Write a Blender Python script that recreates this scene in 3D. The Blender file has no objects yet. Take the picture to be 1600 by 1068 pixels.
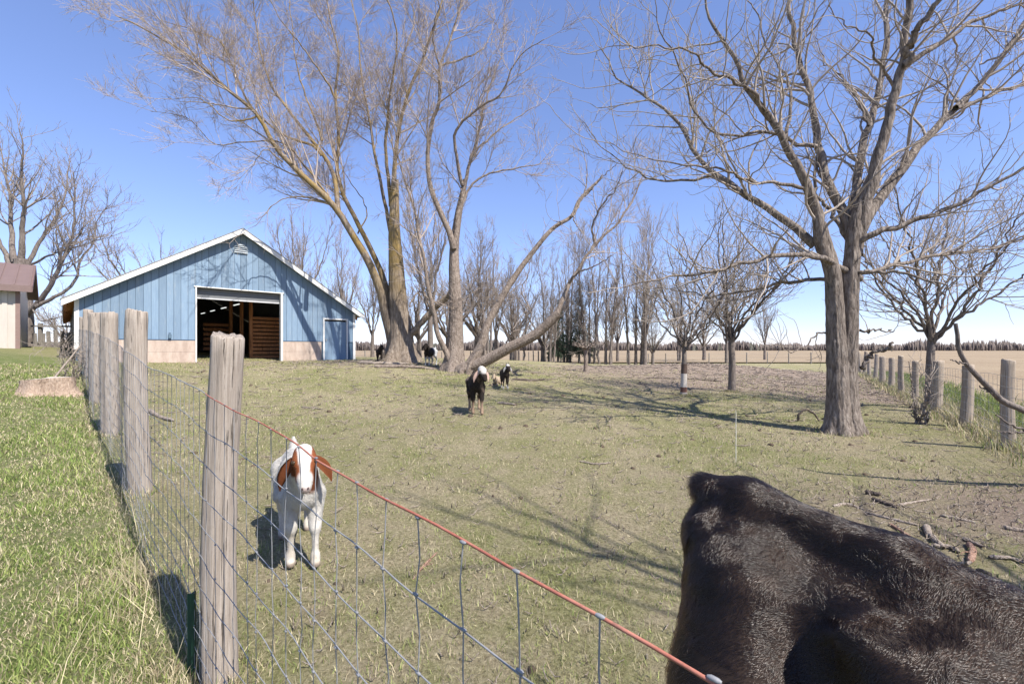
import bpy, math
import numpy as np
from mathutils import Vector

sc = bpy.context.scene
C = sc.collection
F = 711.0           # focal length in photograph pixels (1600 wide)
CH = 1.6            # camera height
HY = 545.0          # horizon row

# ------------------------------------------------------------------ camera, sky, sun, exposure
cam_d = bpy.data.cameras.new('camera')
cam = bpy.data.objects.new('camera', cam_d); C.objects.link(cam)
cam.location = (0, 0, CH); cam.rotation_euler = (math.radians(90), 0, 0)
cam_d.sensor_width = 36; cam_d.lens = F / 1600 * 36
cam_d.shift_y = (HY - 534) / 1600
cam_d.clip_start = 0.05; cam_d.clip_end = 6000
sc.camera = cam

SUN_EL = math.radians(51)
SUN_AZ = math.atan2(0.74, -0.67)          # clockwise from +Y
world = bpy.data.worlds.new('World'); sc.world = world; world.use_nodes = True
wn = world.node_tree.nodes; wl = world.node_tree.links
sky = wn.new('ShaderNodeTexSky'); sky.sky_type = 'NISHITA'; sky.sun_disc = False
sky.sun_elevation = SUN_EL; sky.sun_rotation = SUN_AZ
sky.altitude = 300; sky.air_density = 1.0; sky.dust_density = 0.05; sky.ozone_density = 5.0
wn['Background'].inputs['Strength'].default_value = 0.105
gm = wn.new('ShaderNodeGamma'); gm.inputs[1].default_value = 0.8; wl.new(sky.outputs[0], gm.inputs[0])
tint = wn.new('ShaderNodeMix'); tint.data_type = 'RGBA'; tint.blend_type = 'MULTIPLY'; tint.inputs[0].default_value = 1.0
tint.inputs[7].default_value = (1.27, 1.24, 1.55, 1); wl.new(gm.outputs[0], tint.inputs[6])
wl.new(tint.outputs[2], wn['Background'].inputs[0])
sun_d = bpy.data.lights.new('sun', 'SUN'); sun_d.energy = 4.8; sun_d.angle = math.radians(0.53)
sun_d.color = (1.0, 0.95, 0.87)
sun = bpy.data.objects.new('sun', sun_d); C.objects.link(sun)
to_sun = Vector((math.sin(SUN_AZ) * math.cos(SUN_EL), math.cos(SUN_AZ) * math.cos(SUN_EL), math.sin(SUN_EL)))
sun.rotation_euler = to_sun.to_track_quat('Z', 'Y').to_euler()
sc.view_settings.view_transform = 'Standard'; sc.view_settings.look = 'None'
sc.view_settings.gamma = 1; sc.view_settings.exposure = 0.93
sc.render.engine = 'CYCLES'
sc.cycles.max_bounces = 6; sc.cycles.diffuse_bounces = 3; sc.cycles.transparent_max_bounces = 8

# ------------------------------------------------------------------ helpers
def pt(px, py, d):
    """photograph pixel + distance -> a point in the place"""
    return np.array([(px - 800) / F * d, d, CH - (py - HY) / F * d])

def np_mesh(name, V, quads=None, tris=None, smooth=True, attrs=None, polys=None):
    V = np.asarray(V, np.float32)
    me = bpy.data.meshes.new(name)
    parts, sizes = [], []
    if quads is not None and len(quads):
        q = np.asarray(quads, np.int32); parts.append(q.ravel()); sizes.append(np.full(len(q), 4, np.int32))
    if tris is not None and len(tris):
        t = np.asarray(tris, np.int32); parts.append(t.ravel()); sizes.append(np.full(len(t), 3, np.int32))
    if polys:
        for p in polys:
            parts.append(np.asarray(p, np.int32)); sizes.append(np.array([len(p)], np.int32))
    loops = np.concatenate(parts); sizes = np.concatenate(sizes)
    me.vertices.add(len(V)); me.vertices.foreach_set('co', V.ravel())
    me.loops.add(len(loops)); me.loops.foreach_set('vertex_index', loops)
    me.polygons.add(len(sizes))
    st = np.zeros(len(sizes), np.int32); st[1:] = np.cumsum(sizes)[:-1]
    me.polygons.foreach_set('loop_start', st); me.polygons.foreach_set('loop_total', sizes)
    me.polygons.foreach_set('use_smooth', np.full(len(sizes), smooth, bool))
    for an, a in (attrs or {}).items():
        a = np.asarray(a, np.float32)
        if a.ndim == 2:
            at = me.attributes.new(an, 'FLOAT_COLOR', 'POINT')
            at.data.foreach_set('color', np.concatenate([a, np.ones((len(a), 1), np.float32)], 1).ravel())
        else:
            at = me.attributes.new(an, 'FLOAT', 'POINT'); at.data.foreach_set('value', a)
    me.update(calc_edges=True); me.validate()
    return me

def link(name, me, mat=None, parent=None, loc=None, rotz=0):
    o = bpy.data.objects.new(name, me); C.objects.link(o)
    if mat is not None and len(me.materials) == 0: me.materials.append(mat)
    if parent is not None: o.parent = parent
    if loc is not None: o.location = loc
    if rotz: o.rotation_euler = (0, 0, rotz)
    return o

def thing(name, label, cat, loc=(0, 0, 0), rotz=0, group=None):
    o = bpy.data.objects.new(name, None); C.objects.link(o); o.empty_display_size = 0.2
    o.location = loc; o.rotation_euler = (0, 0, rotz)
    return tag(o, label, cat, group)

def tag(o, label, cat, group=None):
    o['label'] = label; o['category'] = cat
    if group: o['group'] = group
    return o

def kind(o, k):
    o['kind'] = k; return o

def copy_tree(root, name=None):
    r = root.copy(); C.objects.link(r)
    for ch in list(root.children):
        c = ch.copy(); C.objects.link(c); c.parent = r
        for g in list(ch.children):
            d = g.copy(); C.objects.link(d); d.parent = c
    return r

class MB:
    """collects boxes / prisms into one mesh"""
    def __init__(s): s.v = []; s.f = []
    def box(s, x0, x1, y0, y1, z0, z1):
        n = len(s.v)
        s.v += [(x0,y0,z0),(x1,y0,z0),(x1,y1,z0),(x0,y1,z0),(x0,y0,z1),(x1,y0,z1),(x1,y1,z1),(x0,y1,z1)]
        s.f += [[n+i for i in q] for q in ((0,3,2,1),(4,5,6,7),(0,1,5,4),(1,2,6,5),(2,3,7,6),(3,0,4,7))]
        return s
    def prism_xz(s, poly, y0, y1):
        """polygon in x-z (counter-clockwise seen from -y) extruded from y0 to y1"""
        n = len(s.v); k = len(poly)
        s.v += [(x, y0, z) for x, z in poly] + [(x, y1, z) for x, z in poly]
        s.f.append([n+i for i in range(k)]); s.f.append([n+k+i for i in reversed(range(k))])
        for i in range(k):
            j = (i+1) % k
            s.f.append([n+i, n+k+i, n+k+j, n+j])
        return s
    def prism_yz(s, poly, x0, x1):
        n = len(s.v); k = len(poly)
        s.v += [(x0, y, z) for y, z in poly] + [(x1, y, z) for y, z in poly]
        s.f.append([n+i for i in range(k)]); s.f.append([n+k+i for i in reversed(range(k))])
        for i in range(k):
            j = (i+1) % k
            s.f.append([n+i, n+k+i, n+k+j, n+j])
        return s
    def mesh(s, name):
        return np_mesh(name, s.v, polys=s.f, smooth=False)
    def build(s, name, mat, parent=None, bevel=0):
        o = link(name, s.mesh(name), mat, parent)
        if bevel:
            b = o.modifiers.new('bevel', 'BEVEL'); b.width = bevel; b.segments = 1
        return o

# ---- tubes
def frames(P):
    T = np.gradient(P, axis=1)
    T /= np.linalg.norm(T, axis=2, keepdims=True) + 1e-9
    m = T.mean(1); m /= np.linalg.norm(m, axis=1, keepdims=True) + 1e-9
    ref = np.zeros_like(m); ref[np.arange(len(m)), np.abs(m).argmin(1)] = 1
    ref = np.repeat(ref[:, None], P.shape[1], 1)
    U = np.cross(T, ref); U /= np.linalg.norm(U, axis=2, keepdims=True) + 1e-9
    W = np.cross(T, U)
    return T, U, W

def tubes(groups):
    """groups: list of (P (n,k,3), R (n,k) or (n,k,s), sides) -> V, quads"""
    Vs, Qs, off = [], [], 0
    for P, R, s in groups:
        n, k, _ = P.shape
        if n == 0: continue
        T, U, W = frames(P)
        a = np.arange(s) / s * 2 * np.pi
        Rr = R[..., None] if R.ndim == 2 else R
        V = P[:, :, None] + (Rr * np.cos(a))[..., None] * U[:, :, None] + (Rr * np.sin(a))[..., None] * W[:, :, None]
        idx = np.arange(n * k * s).reshape(n, k, s) + off
        q = np.stack([idx[:, :-1], np.roll(idx[:, :-1], -1, 2), np.roll(idx[:, 1:], -1, 2), idx[:, 1:]], -1)
        Vs.append(V.reshape(-1, 3)); Qs.append(q.reshape(-1, 4)); off += n * k * s
    return np.concatenate(Vs), np.concatenate(Qs)

def catmull(pts, n):
    pts = np.asarray(pts, float)
    p = np.vstack([2*pts[0]-pts[1], pts, 2*pts[-1]-pts[-2]])
    seg = np.linalg.norm(np.diff(pts, axis=0), axis=1); cum = np.concatenate([[0], np.cumsum(seg)])
    out = []
    for t in np.linspace(0, cum[-1], n):
        i = min(np.searchsorted(cum, t, side='right') - 1, len(seg) - 1)
        u = (t - cum[i]) / max(seg[i], 1e-9)
        a, b, c, d = p[i], p[i+1], p[i+2], p[i+3]
        out.append(0.5*((2*b)+(-a+c)*u+(2*a-5*b+4*c-d)*u*u+(-a+3*b-3*c+d)*u**3))
    return np.array(out)

def spawn(rng, P, R, per_m, t0, t1, ang, lrel, lmin, lmax, k, wig, trop, rr, rend, rmin=0.0, end=True, thick=0.016):
    n, k0, _ = P.shape
    seg = np.linalg.norm(np.diff(P, axis=1), axis=2); L = seg.sum(1)
    cnt = np.maximum(1, rng.poisson(per_m * L * (t1 - t0)))
    idx = np.repeat(np.arange(n), cnt); m = len(idx)
    t = rng.uniform(t0, t1, m)
    if end:                                           # one continues each tip
        first = np.concatenate([[0], np.cumsum(cnt)[:-1]]); t[first] = 0.985
    f = t * (k0 - 1); i = np.minimum(f.astype(int), k0 - 2); w = (f - i)[:, None]
    pos = P[idx, i] * (1 - w) + P[idx, i + 1] * w
    r = R[idx, i] * (1 - w[:, 0]) + R[idx, i + 1] * w[:, 0]
    T = P[idx, i + 1] - P[idx, i]; T /= np.linalg.norm(T, axis=1, keepdims=True) + 1e-9
    rv = rng.normal(size=(m, 3)); rv[:, 2] += 0.35
    rv -= (rv * T).sum(1, keepdims=True) * T
    rv /= np.linalg.norm(rv, axis=1, keepdims=True) + 1e-9
    a = rng.uniform(*ang, m)
    if end: a[first] = rng.uniform(0.05, 0.3, len(first))
    D = np.cos(a)[:, None] * T + np.sin(a)[:, None] * rv
    ln = np.clip(L[idx] * rng.uniform(*lrel, m) * (1.15 - 0.6 * t), lmin, lmax)
    Q = np.empty((m, k, 3)); Q[:, 0] = pos
    for j in range(1, k):
        D = D + rng.normal(size=(m, 3)) * wig; D[:, 2] += trop
        D /= np.linalg.norm(D, axis=1, keepdims=True) + 1e-9
        Q[:, j] = Q[:, j - 1] + D * (ln / (k - 1))[:, None]
    r0 = np.maximum(np.minimum(r * rr, ln * thick + rmin), rmin)
    RR = r0[:, None] * (1 - np.linspace(0, 1, k)[None]) + rend * np.linspace(0, 1, k)[None]
    return Q, RR

# ---- smooth implicit bodies (animals): tapered capsules blended, one continuous surface
def sdf_body(prims, res, kblend=0.05):
    A = np.array([p[0] for p in prims], float); B = np.array([p[1] for p in prims], float)
    ra = np.array([p[2] for p in prims]); rb = np.array([p[3] for p in prims])
    rm = np.maximum(ra, rb)[:, None]
    lo = np.minimum(A - rm, B - rm).min(0) - 3 * res; hi = np.maximum(A + rm, B + rm).max(0) + 3 * res
    n = np.ceil((hi - lo) / res).astype(int) + 1
    gx, gy, gz = [lo[i] + np.arange(n[i]) * res for i in range(3)]
    acc = np.zeros(n, np.float64)
    k = 1.0 / kblend
    for a, b, r0, r1, *sc_ in [(p[0], p[1], p[2], p[3]) + tuple(p[4:]) for p in prims]:
        a = np.array(a, float); b = np.array(b, float)
        m = max(r0, r1) + 7 * kblend
        i0 = np.maximum(np.floor((np.minimum(a, b) - m - lo) / res).astype(int), 0)
        i1 = np.minimum(np.ceil((np.maximum(a, b) + m - lo) / res).astype(int) + 1, n)
        X, Y, Z = np.meshgrid(gx[i0[0]:i1[0]], gy[i0[1]:i1[1]], gz[i0[2]:i1[2]], indexing='ij')
        d = b - a; dd = max(d @ d, 1e-9)
        t = np.clip(((X-a[0])*d[0] + (Y-a[1])*d[1] + (Z-a[2])*d[2]) / dd, 0, 1)
        ex, ey, ez = X-a[0]-t*d[0], Y-a[1]-t*d[1], Z-a[2]-t*d[2]
        if sc_: ey = ey / sc_[0]
        dist = np.sqrt(ex*ex+ey*ey+ez*ez) - (r0 + (r1 - r0) * t)
        if sc_: dist = dist * min(1.0, sc_[0])
        acc[i0[0]:i1[0], i0[1]:i1[1], i0[2]:i1[2]] += np.exp(np.clip(-k * dist, -60, 60))
    f = -np.log(acc + 1e-30) * kblend
    s = f < 0
    # surface nets
    c = np.zeros(n - 1, int)
    for dx in (0, 1):
        for dy in (0, 1):
            for dz in (0, 1):
                c += s[dx:n[0]-1+dx, dy:n[1]-1+dy, dz:n[2]-1+dz]
    act = (c > 0) & (c < 8)
    ids = np.full(n - 1, -1, int); cells = np.argwhere(act); ids[act] = np.arange(len(cells))
    acc_p = np.zeros((len(cells), 3)); acc_n = np.zeros(len(cells))
    corners = np.array([(x, y, z) for x in (0, 1) for y in (0, 1) for z in (0, 1)])
    for i in range(8):
        for j in range(i + 1, 8):
            if np.abs(corners[i] - corners[j]).sum() != 1: continue
            pa = cells + corners[i]; pb = cells + corners[j]
            fa = f[tuple(pa.T)]; fb = f[tuple(pb.T)]
            x = (fa < 0) != (fb < 0)
            t = np.where(x, fa / np.where(x, fa - fb, 1), 0)
            acc_p[x] += (pa + (pb - pa) * t[:, None])[x]; acc_n[x] += 1
    V = lo + acc_p / acc_n[:, None] * res
    Q = []
    for ax in range(3):
        o1, o2 = [(1, 2), (2, 0), (0, 1)][ax]
        sl0 = [slice(1, -1)] * 3; sl1 = [slice(1, -1)] * 3
        sl0[ax] = slice(0, -1); sl1[ax] = slice(1, None)
        a0 = s[tuple(sl0)]; a1 = s[tuple(sl1)]
        e = np.argwhere(a0 != a1); inside0 = a0[a0 != a1]
        off = np.array([1, 1, 1]); off[ax] = 0
        e = e + off
        d1 = np.zeros(3, int); d1[o1] = 1; d2 = np.zeros(3, int); d2[o2] = 1
        q = np.stack([ids[tuple((e - d1 - d2).T)], ids[tuple((e - d2).T)], ids[tuple(e.T)], ids[tuple((e - d1).T)]], 1)
        q[~inside0] = q[~inside0][:, ::-1]
        Q.append(q)
    Q = np.concatenate(Q); Q = Q[(Q >= 0).all(1)]
    return V, Q

def vnormals(V, Q):
    n = np.cross(V[Q[:, 2]] - V[Q[:, 0]], V[Q[:, 3]] - V[Q[:, 1]])
    N = np.zeros_like(V)
    for i in range(4): np.add.at(N, Q[:, i], n)
    return N / (np.linalg.norm(N, axis=1, keepdims=True) + 1e-12)

# ---- cheap value noise (for shapes and colour patches of real things)
_nr = np.random.default_rng(5); _tab = _nr.random((64, 64))
def noise2(x, y):
    xi = np.floor(x).astype(int); yi = np.floor(y).astype(int); u = x - xi; v = y - yi
    u = u*u*(3-2*u); v = v*v*(3-2*v)
    g = lambda a, b: _tab[a % 64, b % 64]
    return (g(xi, yi)*(1-u)+g(xi+1, yi)*u)*(1-v)+(g(xi, yi+1)*(1-u)+g(xi+1, yi+1)*u)*v
def fbm(x, y, o=4):
    s, a, t = 0, 0.5, 0
    for i in range(o):
        s = s + a*noise2(x*2**i+17*i, y*2**i+5*i); t += a; a *= 0.5
    return s / t

# ---- materials
class NT:
    def __init__(s, name):
        s.m = bpy.data.materials.new(name); s.m.use_nodes = True
        s.t = s.m.node_tree; s.b = s.t.nodes['Principled BSDF']
    def n(s, typ, **kw):
        x = s.t.nodes.new(typ)
        for k, v in kw.items():
            if hasattr(x, k): setattr(x, k, v)
            else: x.inputs[k].default_value = v
        return x
    def l(s, a, b): s.t.links.new(a, b)
    def coord(s, which='Object', scale=(1, 1, 1)):
        tc = s.n('ShaderNodeTexCoord'); mp = s.n('ShaderNodeMapping'); mp.inputs['Scale'].default_value = scale
        s.l(tc.outputs[which], mp.inputs[0]); return mp.outputs[0]
    def noise(s, co, scale, detail=6, rough=0.6, dist=0.0):
        x = s.n('ShaderNodeTexNoise'); x.inputs['Scale'].default_value = scale; x.inputs['Detail'].default_value = detail
        x.inputs['Roughness'].default_value = rough; x.inputs['Distortion'].default_value = dist
        s.l(co, x.inputs['Vector']); return x.outputs['Fac']
    def ramp(s, fac, stops):
        x = s.n('ShaderNodeValToRGB'); e = x.color_ramp.elements
        while len(e) < len(stops): e.new(0.5)
        for el, (p, c) in zip(e, stops):
            el.position = p; el.color = (*c, 1) if len(c) == 3 else c
        s.l(fac, x.inputs[0]); return x.outputs[0]
    def mix(s, fac, a, b, mode='MIX'):
        x = s.n('ShaderNodeMix', data_type='RGBA', blend_type=mode)
        for sock, v in ((x.inputs[0], fac), (x.inputs[6], a), (x.inputs[7], b)):
            if isinstance(v, (int, float)): sock.default_value = v
            elif isinstance(v, tuple): sock.default_value = (*v, 1)
            else: s.l(v, sock)
        return x.outputs[2]
    def attr(s, name):
        x = s.n('ShaderNodeAttribute', attribute_name=name); return x
    def bump(s, h, strength, dist=0.01, normal=None):
        x = s.n('ShaderNodeBump'); x.inputs['Strength'].default_value = strength; x.inputs['Distance'].default_value = dist
        s.l(h, x.inputs['Height'])
        if normal is not None: s.l(normal, x.inputs['Normal'])
        return x.outputs[0]
    def done(s, col=None, rough=0.8, nrm=None, spec=0.3, metal=0.0):
        if col is not None:
            if isinstance(col, tuple): s.b.inputs['Base Color'].default_value = (*col, 1)
            else: s.l(col, s.b.inputs['Base Color'])
        if isinstance(rough, (int, float)): s.b.inputs['Roughness'].default_value = rough
        else: s.l(rough, s.b.inputs['Roughness'])
        s.b.inputs['Specular IOR Level'].default_value = spec; s.b.inputs['Metallic'].default_value = metal
        if nrm is not None: s.l(nrm, s.b.inputs['Normal'])
        return s.m

def bark(name, stops, lichen=None, scale=1.0, zs=0.25, bump=0.8):
    m = NT(name); co = m.coord('Object', (1, 1, zs)); ci = m.coord('Object')
    a = m.noise(co, 22*scale, 8, 0.65, 0.4); b = m.noise(ci, 2.2*scale, 4, 0.6)
    vo = m.n('ShaderNodeTexVoronoi', feature='DISTANCE_TO_EDGE'); vo.inputs['Scale'].default_value = 14*scale
    m.l(co, vo.inputs['Vector'])
    col = m.ramp(a, stops)
    col = m.mix(m.ramp(b, [(0.35, (0, 0, 0)), (0.7, (0.35, 0.35, 0.35))]), col, tuple(0.55*c for c in stops[0][1]))
    if lichen:
        l = m.noise(ci, 1.1, 5, 0.7)
        z = m.n('ShaderNodeSeparateXYZ'); m.l(ci, z.inputs[0])
        hz = m.n('ShaderNodeMapRange'); hz.inputs[1].default_value = 2.0; hz.inputs[2].default_value = 4.5
        m.l(z.outputs[2], hz.inputs[0])
        mm = m.n('ShaderNodeMath', operation='MULTIPLY'); m.l(hz.outputs[0], mm.inputs[0])
        m.l(m.ramp(l, [(0.38, (0, 0, 0)), (0.58, (0.8, 0.8, 0.8))]), mm.inputs[1])
        col = m.mix(mm.outputs[0], col, lichen)
    h = m.n('ShaderNodeMath', operation='ADD'); m.l(a, h.inputs[0]); m.l(vo.outputs['Distance'], h.inputs[1])
    return m.done(col, 0.9, m.bump(h.outputs[0], bump, 0.03), 0.15)

def plain(name, col, rough=0.7, var=0.25, scale=6, coord='Object', cs=(1, 1, 1), bump=0.15, spec=0.3, metal=0):
    m = NT(name); co = m.coord(coord, cs)
    a = m.noise(co, scale, 6, 0.65); b = m.noise(co, scale*7, 4, 0.6)
    c = m.mix(a, tuple(x*(1-var) for x in col), tuple(min(1, x*(1+var)) for x in col))
    c = m.mix(m.ramp(b, [(0.4, (0, 0, 0)), (0.75, (0.5, 0.5, 0.5))]), c, tuple(x*(1-1.2*var) for x in col))
    return m.done(c, rough, m.bump(b, bump, 0.01), spec, metal)

def grey_wood(name, stops, gs=1.0):
    m = NT(name); oi = m.n('ShaderNodeObjectInfo')
    def shifted(scale):
        ad = m.n('ShaderNodeVectorMath', operation='ADD'); m.l(m.coord('Object', scale), ad.inputs[0]); m.l(oi.outputs['Random'], ad.inputs[1]); return ad.outputs[0]
    ci = m.coord('Object'); co = shifted((1, 1, 0.022)); c2 = shifted((1, 1, 0.012))
    a = m.noise(co, 75*gs, 8, 0.75, 0.25); b = m.noise(ci, 4, 6, 0.65); c = m.noise(c2, 95*gs, 4, 0.6, 0.15); f = m.noise(ci, 90*gs, 4, 0.7)
    col = m.ramp(a, stops)
    col = m.mix(m.ramp(b, [(0.4, (0, 0, 0)), (0.7, (0.55, 0.55, 0.55))]), col, tuple(0.9*x for x in stops[1][1]))
    crack = m.ramp(c, [(0.33, (1, 1, 1)), (0.40, (0, 0, 0))])
    col = m.mix(crack, col, tuple(0.35*x for x in stops[0][1]))
    col = m.mix(m.ramp(f, [(0.55, (0, 0, 0)), (0.75, (0.4, 0.4, 0.4))]), col, stops[0][1])
    h = m.n('ShaderNodeMath', operation='SUBTRACT'); m.l(a, h.inputs[0]); m.l(crack, h.inputs[1])
    return m.done(col, 0.92, m.bump(h.outputs[0], 0.8, 0.01), 0.12)

M = {}
M['walnut_bark'] = bark('walnut_bark', [(0.32, (0.065, 0.052, 0.043)), (0.5, (0.20, 0.165, 0.138)), (0.70, (0.36, 0.31, 0.265))], zs=0.24, bump=1.0)
M['willow_bark'] = bark('willow_bark', [(0.3, (0.085, 0.064, 0.048)), (0.5, (0.22, 0.175, 0.135)), (0.75, (0.37, 0.315, 0.26))], lichen=(0.24, 0.165, 0.055), scale=0.7, zs=0.2)
M['leaning_bark'] = bark('leaning_bark', [(0.3, (0.10, 0.075, 0.06)), (0.5, (0.23, 0.185, 0.15)), (0.75, (0.37, 0.31, 0.265))], scale=0.8, zs=0.5)
M['grey_bark'] = bark('grey_bark', [(0.3, (0.085, 0.07, 0.062)), (0.5, (0.18, 0.15, 0.13)), (0.75, (0.29, 0.25, 0.22))], scale=0.8)
M['willow_twig'] = plain('willow_twig', (0.37, 0.30, 0.25), 0.8, 0.3, 1.2, bump=0)
M['walnut_twig'] = plain('walnut_twig', (0.32, 0.27, 0.225), 0.8, 0.3, 2, bump=0)
M['grey_twig'] = plain('grey_twig', (0.27, 0.225, 0.19), 0.85, 0.3, 1, bump=0)
M['post_wood'] = grey_wood('post_wood', [(0.3, (0.18, 0.145, 0.115)), (0.5, (0.33, 0.28, 0.235)), (0.7, (0.47, 0.41, 0.355))])
M['tan_post'] = grey_wood('tan_post', [(0.3, (0.20, 0.16, 0.12)), (0.5, (0.34, 0.28, 0.22)), (0.7, (0.46, 0.39, 0.32))])
M['wire'] = plain('wire', (0.27, 0.27, 0.275), 0.6, 0.3, 40, bump=0, spec=0.4, metal=0.2)
m = NT('red_wire'); co = m.coord('Object'); a = m.noise(co, 9, 6, 0.7); b = m.noise(co, 70, 4, 0.7)
col = m.mix(m.ramp(a, [(0.42, (0, 0, 0)), (0.62, (1, 1, 1))]), (0.30, 0.085, 0.055), (0.40, 0.17, 0.12)); col = m.mix(m.ramp(b, [(0.52, (0, 0, 0)), (0.7, (0.7, 0.7, 0.7))]), col, (0.16, 0.09, 0.07))
M['red_wire'] = m.done(col, 0.7, m.bump(b, 0.4, 0.001), 0.3)

# ------------------------------------------------------------------ ground shape
_cp = [  # photo column, row, distance
    (330, 1075, 2.29), (470, 885, 3.2), (215, 772, 4.77), (178, 685, 7.2), (155, 640, 9.9), (742, 640, 8.8),
    (310, 567, 18.1), (548, 563, 22.5), (180, 570, 16.0), (622, 562, 20), (708, 580, 17.5), (1315, 680, 8.75), (1577, 699, 7.0), (1515, 667, 8.97),
    (1425, 622, 14), (1068, 619, 14.2), (1143, 611, 15.3), (915, 580, 24), (1000, 569, 42), (1250, 570, 44), (760, 560, 40),
    (75, 619, 9.5), (20, 543, 18), (60, 575, 13), (100, 1068, 2.3), (50, 800, 4.2), (800, 820, 4.2), (1000, 960, 2.8), (1300, 800, 4.5), (600, 660, 9.0),
]
_cw = [(*pt(*c),) for c in _cp] + [(0, 0, 0), (-3, -3, 0), (4, -4, 0), (9, 0, 0.05), (-8, 0, 0.4), (0, -12, 0), (-12, 6, 0.7), (25, 5, 0.1), (30, 25, 0.12), (10, 44, 0.12),
        (-22, 28, 1.5), (-32, 18, 1.9), (-12, 40, 0.9), (-40, 40, 1.0), (14, -14, 0), (40, 50, 0.12), (50, 20, 0.12)]
_cw = np.array(_cw)
def _phi(r2): return 0.5 * r2 * np.log(r2 + 1e-6)
_n = len(_cw); _A = np.zeros((_n+3, _n+3)); _d2 = ((_cw[:, None, :2]-_cw[None, :, :2])**2).sum(-1)
_A[:_n, :_n] = _phi(_d2) + np.eye(_n)*6.0; _A[:_n, _n] = 1; _A[:_n, _n+1:] = _cw[:, :2]; _A[_n:, :_n] = _A[:_n, _n:].T
_w = np.linalg.solve(_A, np.concatenate([_cw[:, 2], np.zeros(3)]))
def G(x, y):
    """terrain height"""
    x = np.asarray(x, float); y = np.asarray(y, float); sh = np.broadcast(x, y).shape
    X = np.broadcast_to(x, sh).ravel(); Y = np.broadcast_to(y, sh).ravel()
    z = np.empty(len(X))
    for i in range(0, len(X), 20000):
        a, b = X[i:i+20000], Y[i:i+20000]
        d2 = (a[:, None]-_cw[None, :, 0])**2 + (b[:, None]-_cw[None, :, 1])**2
        z[i:i+20000] = _phi(d2) @ _w[:_n] + _w[_n] + _w[_n+1]*a + _w[_n+2]*b
    # flat land far out and beyond the fences
    cx, cy = X - 0, Y - 12
    r = np.sqrt(cx**2 + cy**2); t = np.clip((r - 24) / 16, 0, 1); t = t*t*(3-2*t)
    far = np.where(X < -8, 0.12 + 0.9*np.clip((-8-X)/20, 0, 1)*np.clip((70-Y)/40, 0, 1), 0.12)
    z = np.clip(z, -0.4, 2.2)*(1-t) + far*t
    # heap of brush and litter in the back of the pasture
    z = z + 0.5*np.exp(-(((X-11.5)/5)**2 + ((Y-27)/3.5)**2))
    f = np.clip((X - 7.65 + (Y-7.0)*-0.65)*0.838/1.2, 0, 1) * (X > 0)   # east of the fence: field level
    z = z*(1-f) + 0.1*f
    return z.reshape(sh)
def g1(x, y): return float(G(np.array([x]), np.array([y]))[0])

def east(x, y):   # signed distance, >0 beyond the right-hand fence
    return (x - 7.65)*0.838 - (y - 7.0)*0.545

# ------------------------------------------------------------------ ground sheet
nx, ny = 240, 240
su = np.linspace(-1, 1, nx); sx_ = np.sinh(su*6.2)/np.sinh(6.2)*1600
sv = np.linspace(0, 1, ny); sy_ = -25 + 25*sv/0.13
sy_ = np.where(sv < 0.13, -25 + 25*sv/0.13, np.sinh((sv-0.13)/0.87*6.6)/np.sinh(6.6)*2600)
GX, GY = np.meshgrid(sx_, sy_, indexing='ij')
GZ = G(GX, GY)
near = np.exp(-(GX**2+GY**2)/400)
GZ2 = GZ + near*((fbm(GX*1.7, GY*1.7)-0.5)*0.05 + (fbm(GX*6, GY*6, 2)-0.5)*0.02)
lawn = 1/(1+np.exp(((GX+GY)-0.72 + 0.25*(fbm(GX*3, GY*3)-0.5))*14)) * (GX < 1.5)
lawn = np.where(GY > 16.5, lawn*0.4, lawn)
dirt = np.clip(np.exp(-(((GX-11)/8.0)**2+((GY-24)/8)**2))*1.6 + np.exp(-(((GX-14)/4)**2+((GY-17)/5)**2)) + 0.8*np.exp(-(((GX-5.2)/2.6)**2+((GY-4.3)/1.8)**2)), 0, 1)
dirt = np.clip(dirt + 0.7*np.exp(-(((GX+12)/3.5)**2+((GY-18.2)/1.0)**2)) + 0.6*np.exp(-(((GX+20)/4)**2+((GY-15.5)/1.0)**2)), 0, 1)
def worn(x, y): return np.clip((fbm(x*0.42+9, y*0.42+2, 4)-0.55)*7, 0, 1)
dirt = np.clip(dirt + 0.22*worn(GX, GY)*(GX+GY > 1.2)*(GY < 30), 0, 1)
dirt = np.clip(dirt*(0.5+fbm(GX*0.6, GY*0.6)), 0, 1)
idx = np.arange(nx*ny).reshape(nx, ny)
gq = np.stack([idx[:-1, :-1], idx[1:, :-1], idx[1:, 1:], idx[:-1, 1:]], -1).reshape(-1, 4)
me = np_mesh('ground', np.stack([GX, GY, GZ2], -1).reshape(-1, 3), gq, attrs={'lawn': lawn.ravel(), 'dirt': dirt.ravel()})
m = NT('pasture_turf'); co = m.coord('Object')
n1 = m.noise(co, 0.45, 6, 0.65); n2 = m.noise(co, 3.5, 8, 0.7); n3 = m.noise(co, 38, 6, 0.75); n4 = m.noise(co, 160, 3, 0.7)
straw = m.ramp(n3, [(0.28, (0.12, 0.095, 0.055)), (0.5, (0.31, 0.265, 0.165)), (0.72, (0.50, 0.43, 0.29))])
green = m.ramp(n3, [(0.28, (0.075, 0.08, 0.025)), (0.5, (0.20, 0.20, 0.08)), (0.72, (0.33, 0.32, 0.15))])
mixf = m.n('ShaderNodeMath', operation='MULTIPLY_ADD'); m.l(n1, mixf.inputs[0]); mixf.inputs[1].default_value = 0.6
mx2 = m.n('ShaderNodeMath', operation='MULTIPLY'); m.l(n2, mx2.inputs[0]); mx2.inputs[1].default_value = 0.4; m.l(mx2.outputs[0], mixf.inputs[2])
pcol = m.mix(m.ramp(mixf.outputs[0], [(0.44, (0, 0, 0)), (0.58, (0.85, 0.85, 0.85))]), straw, green)
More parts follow.
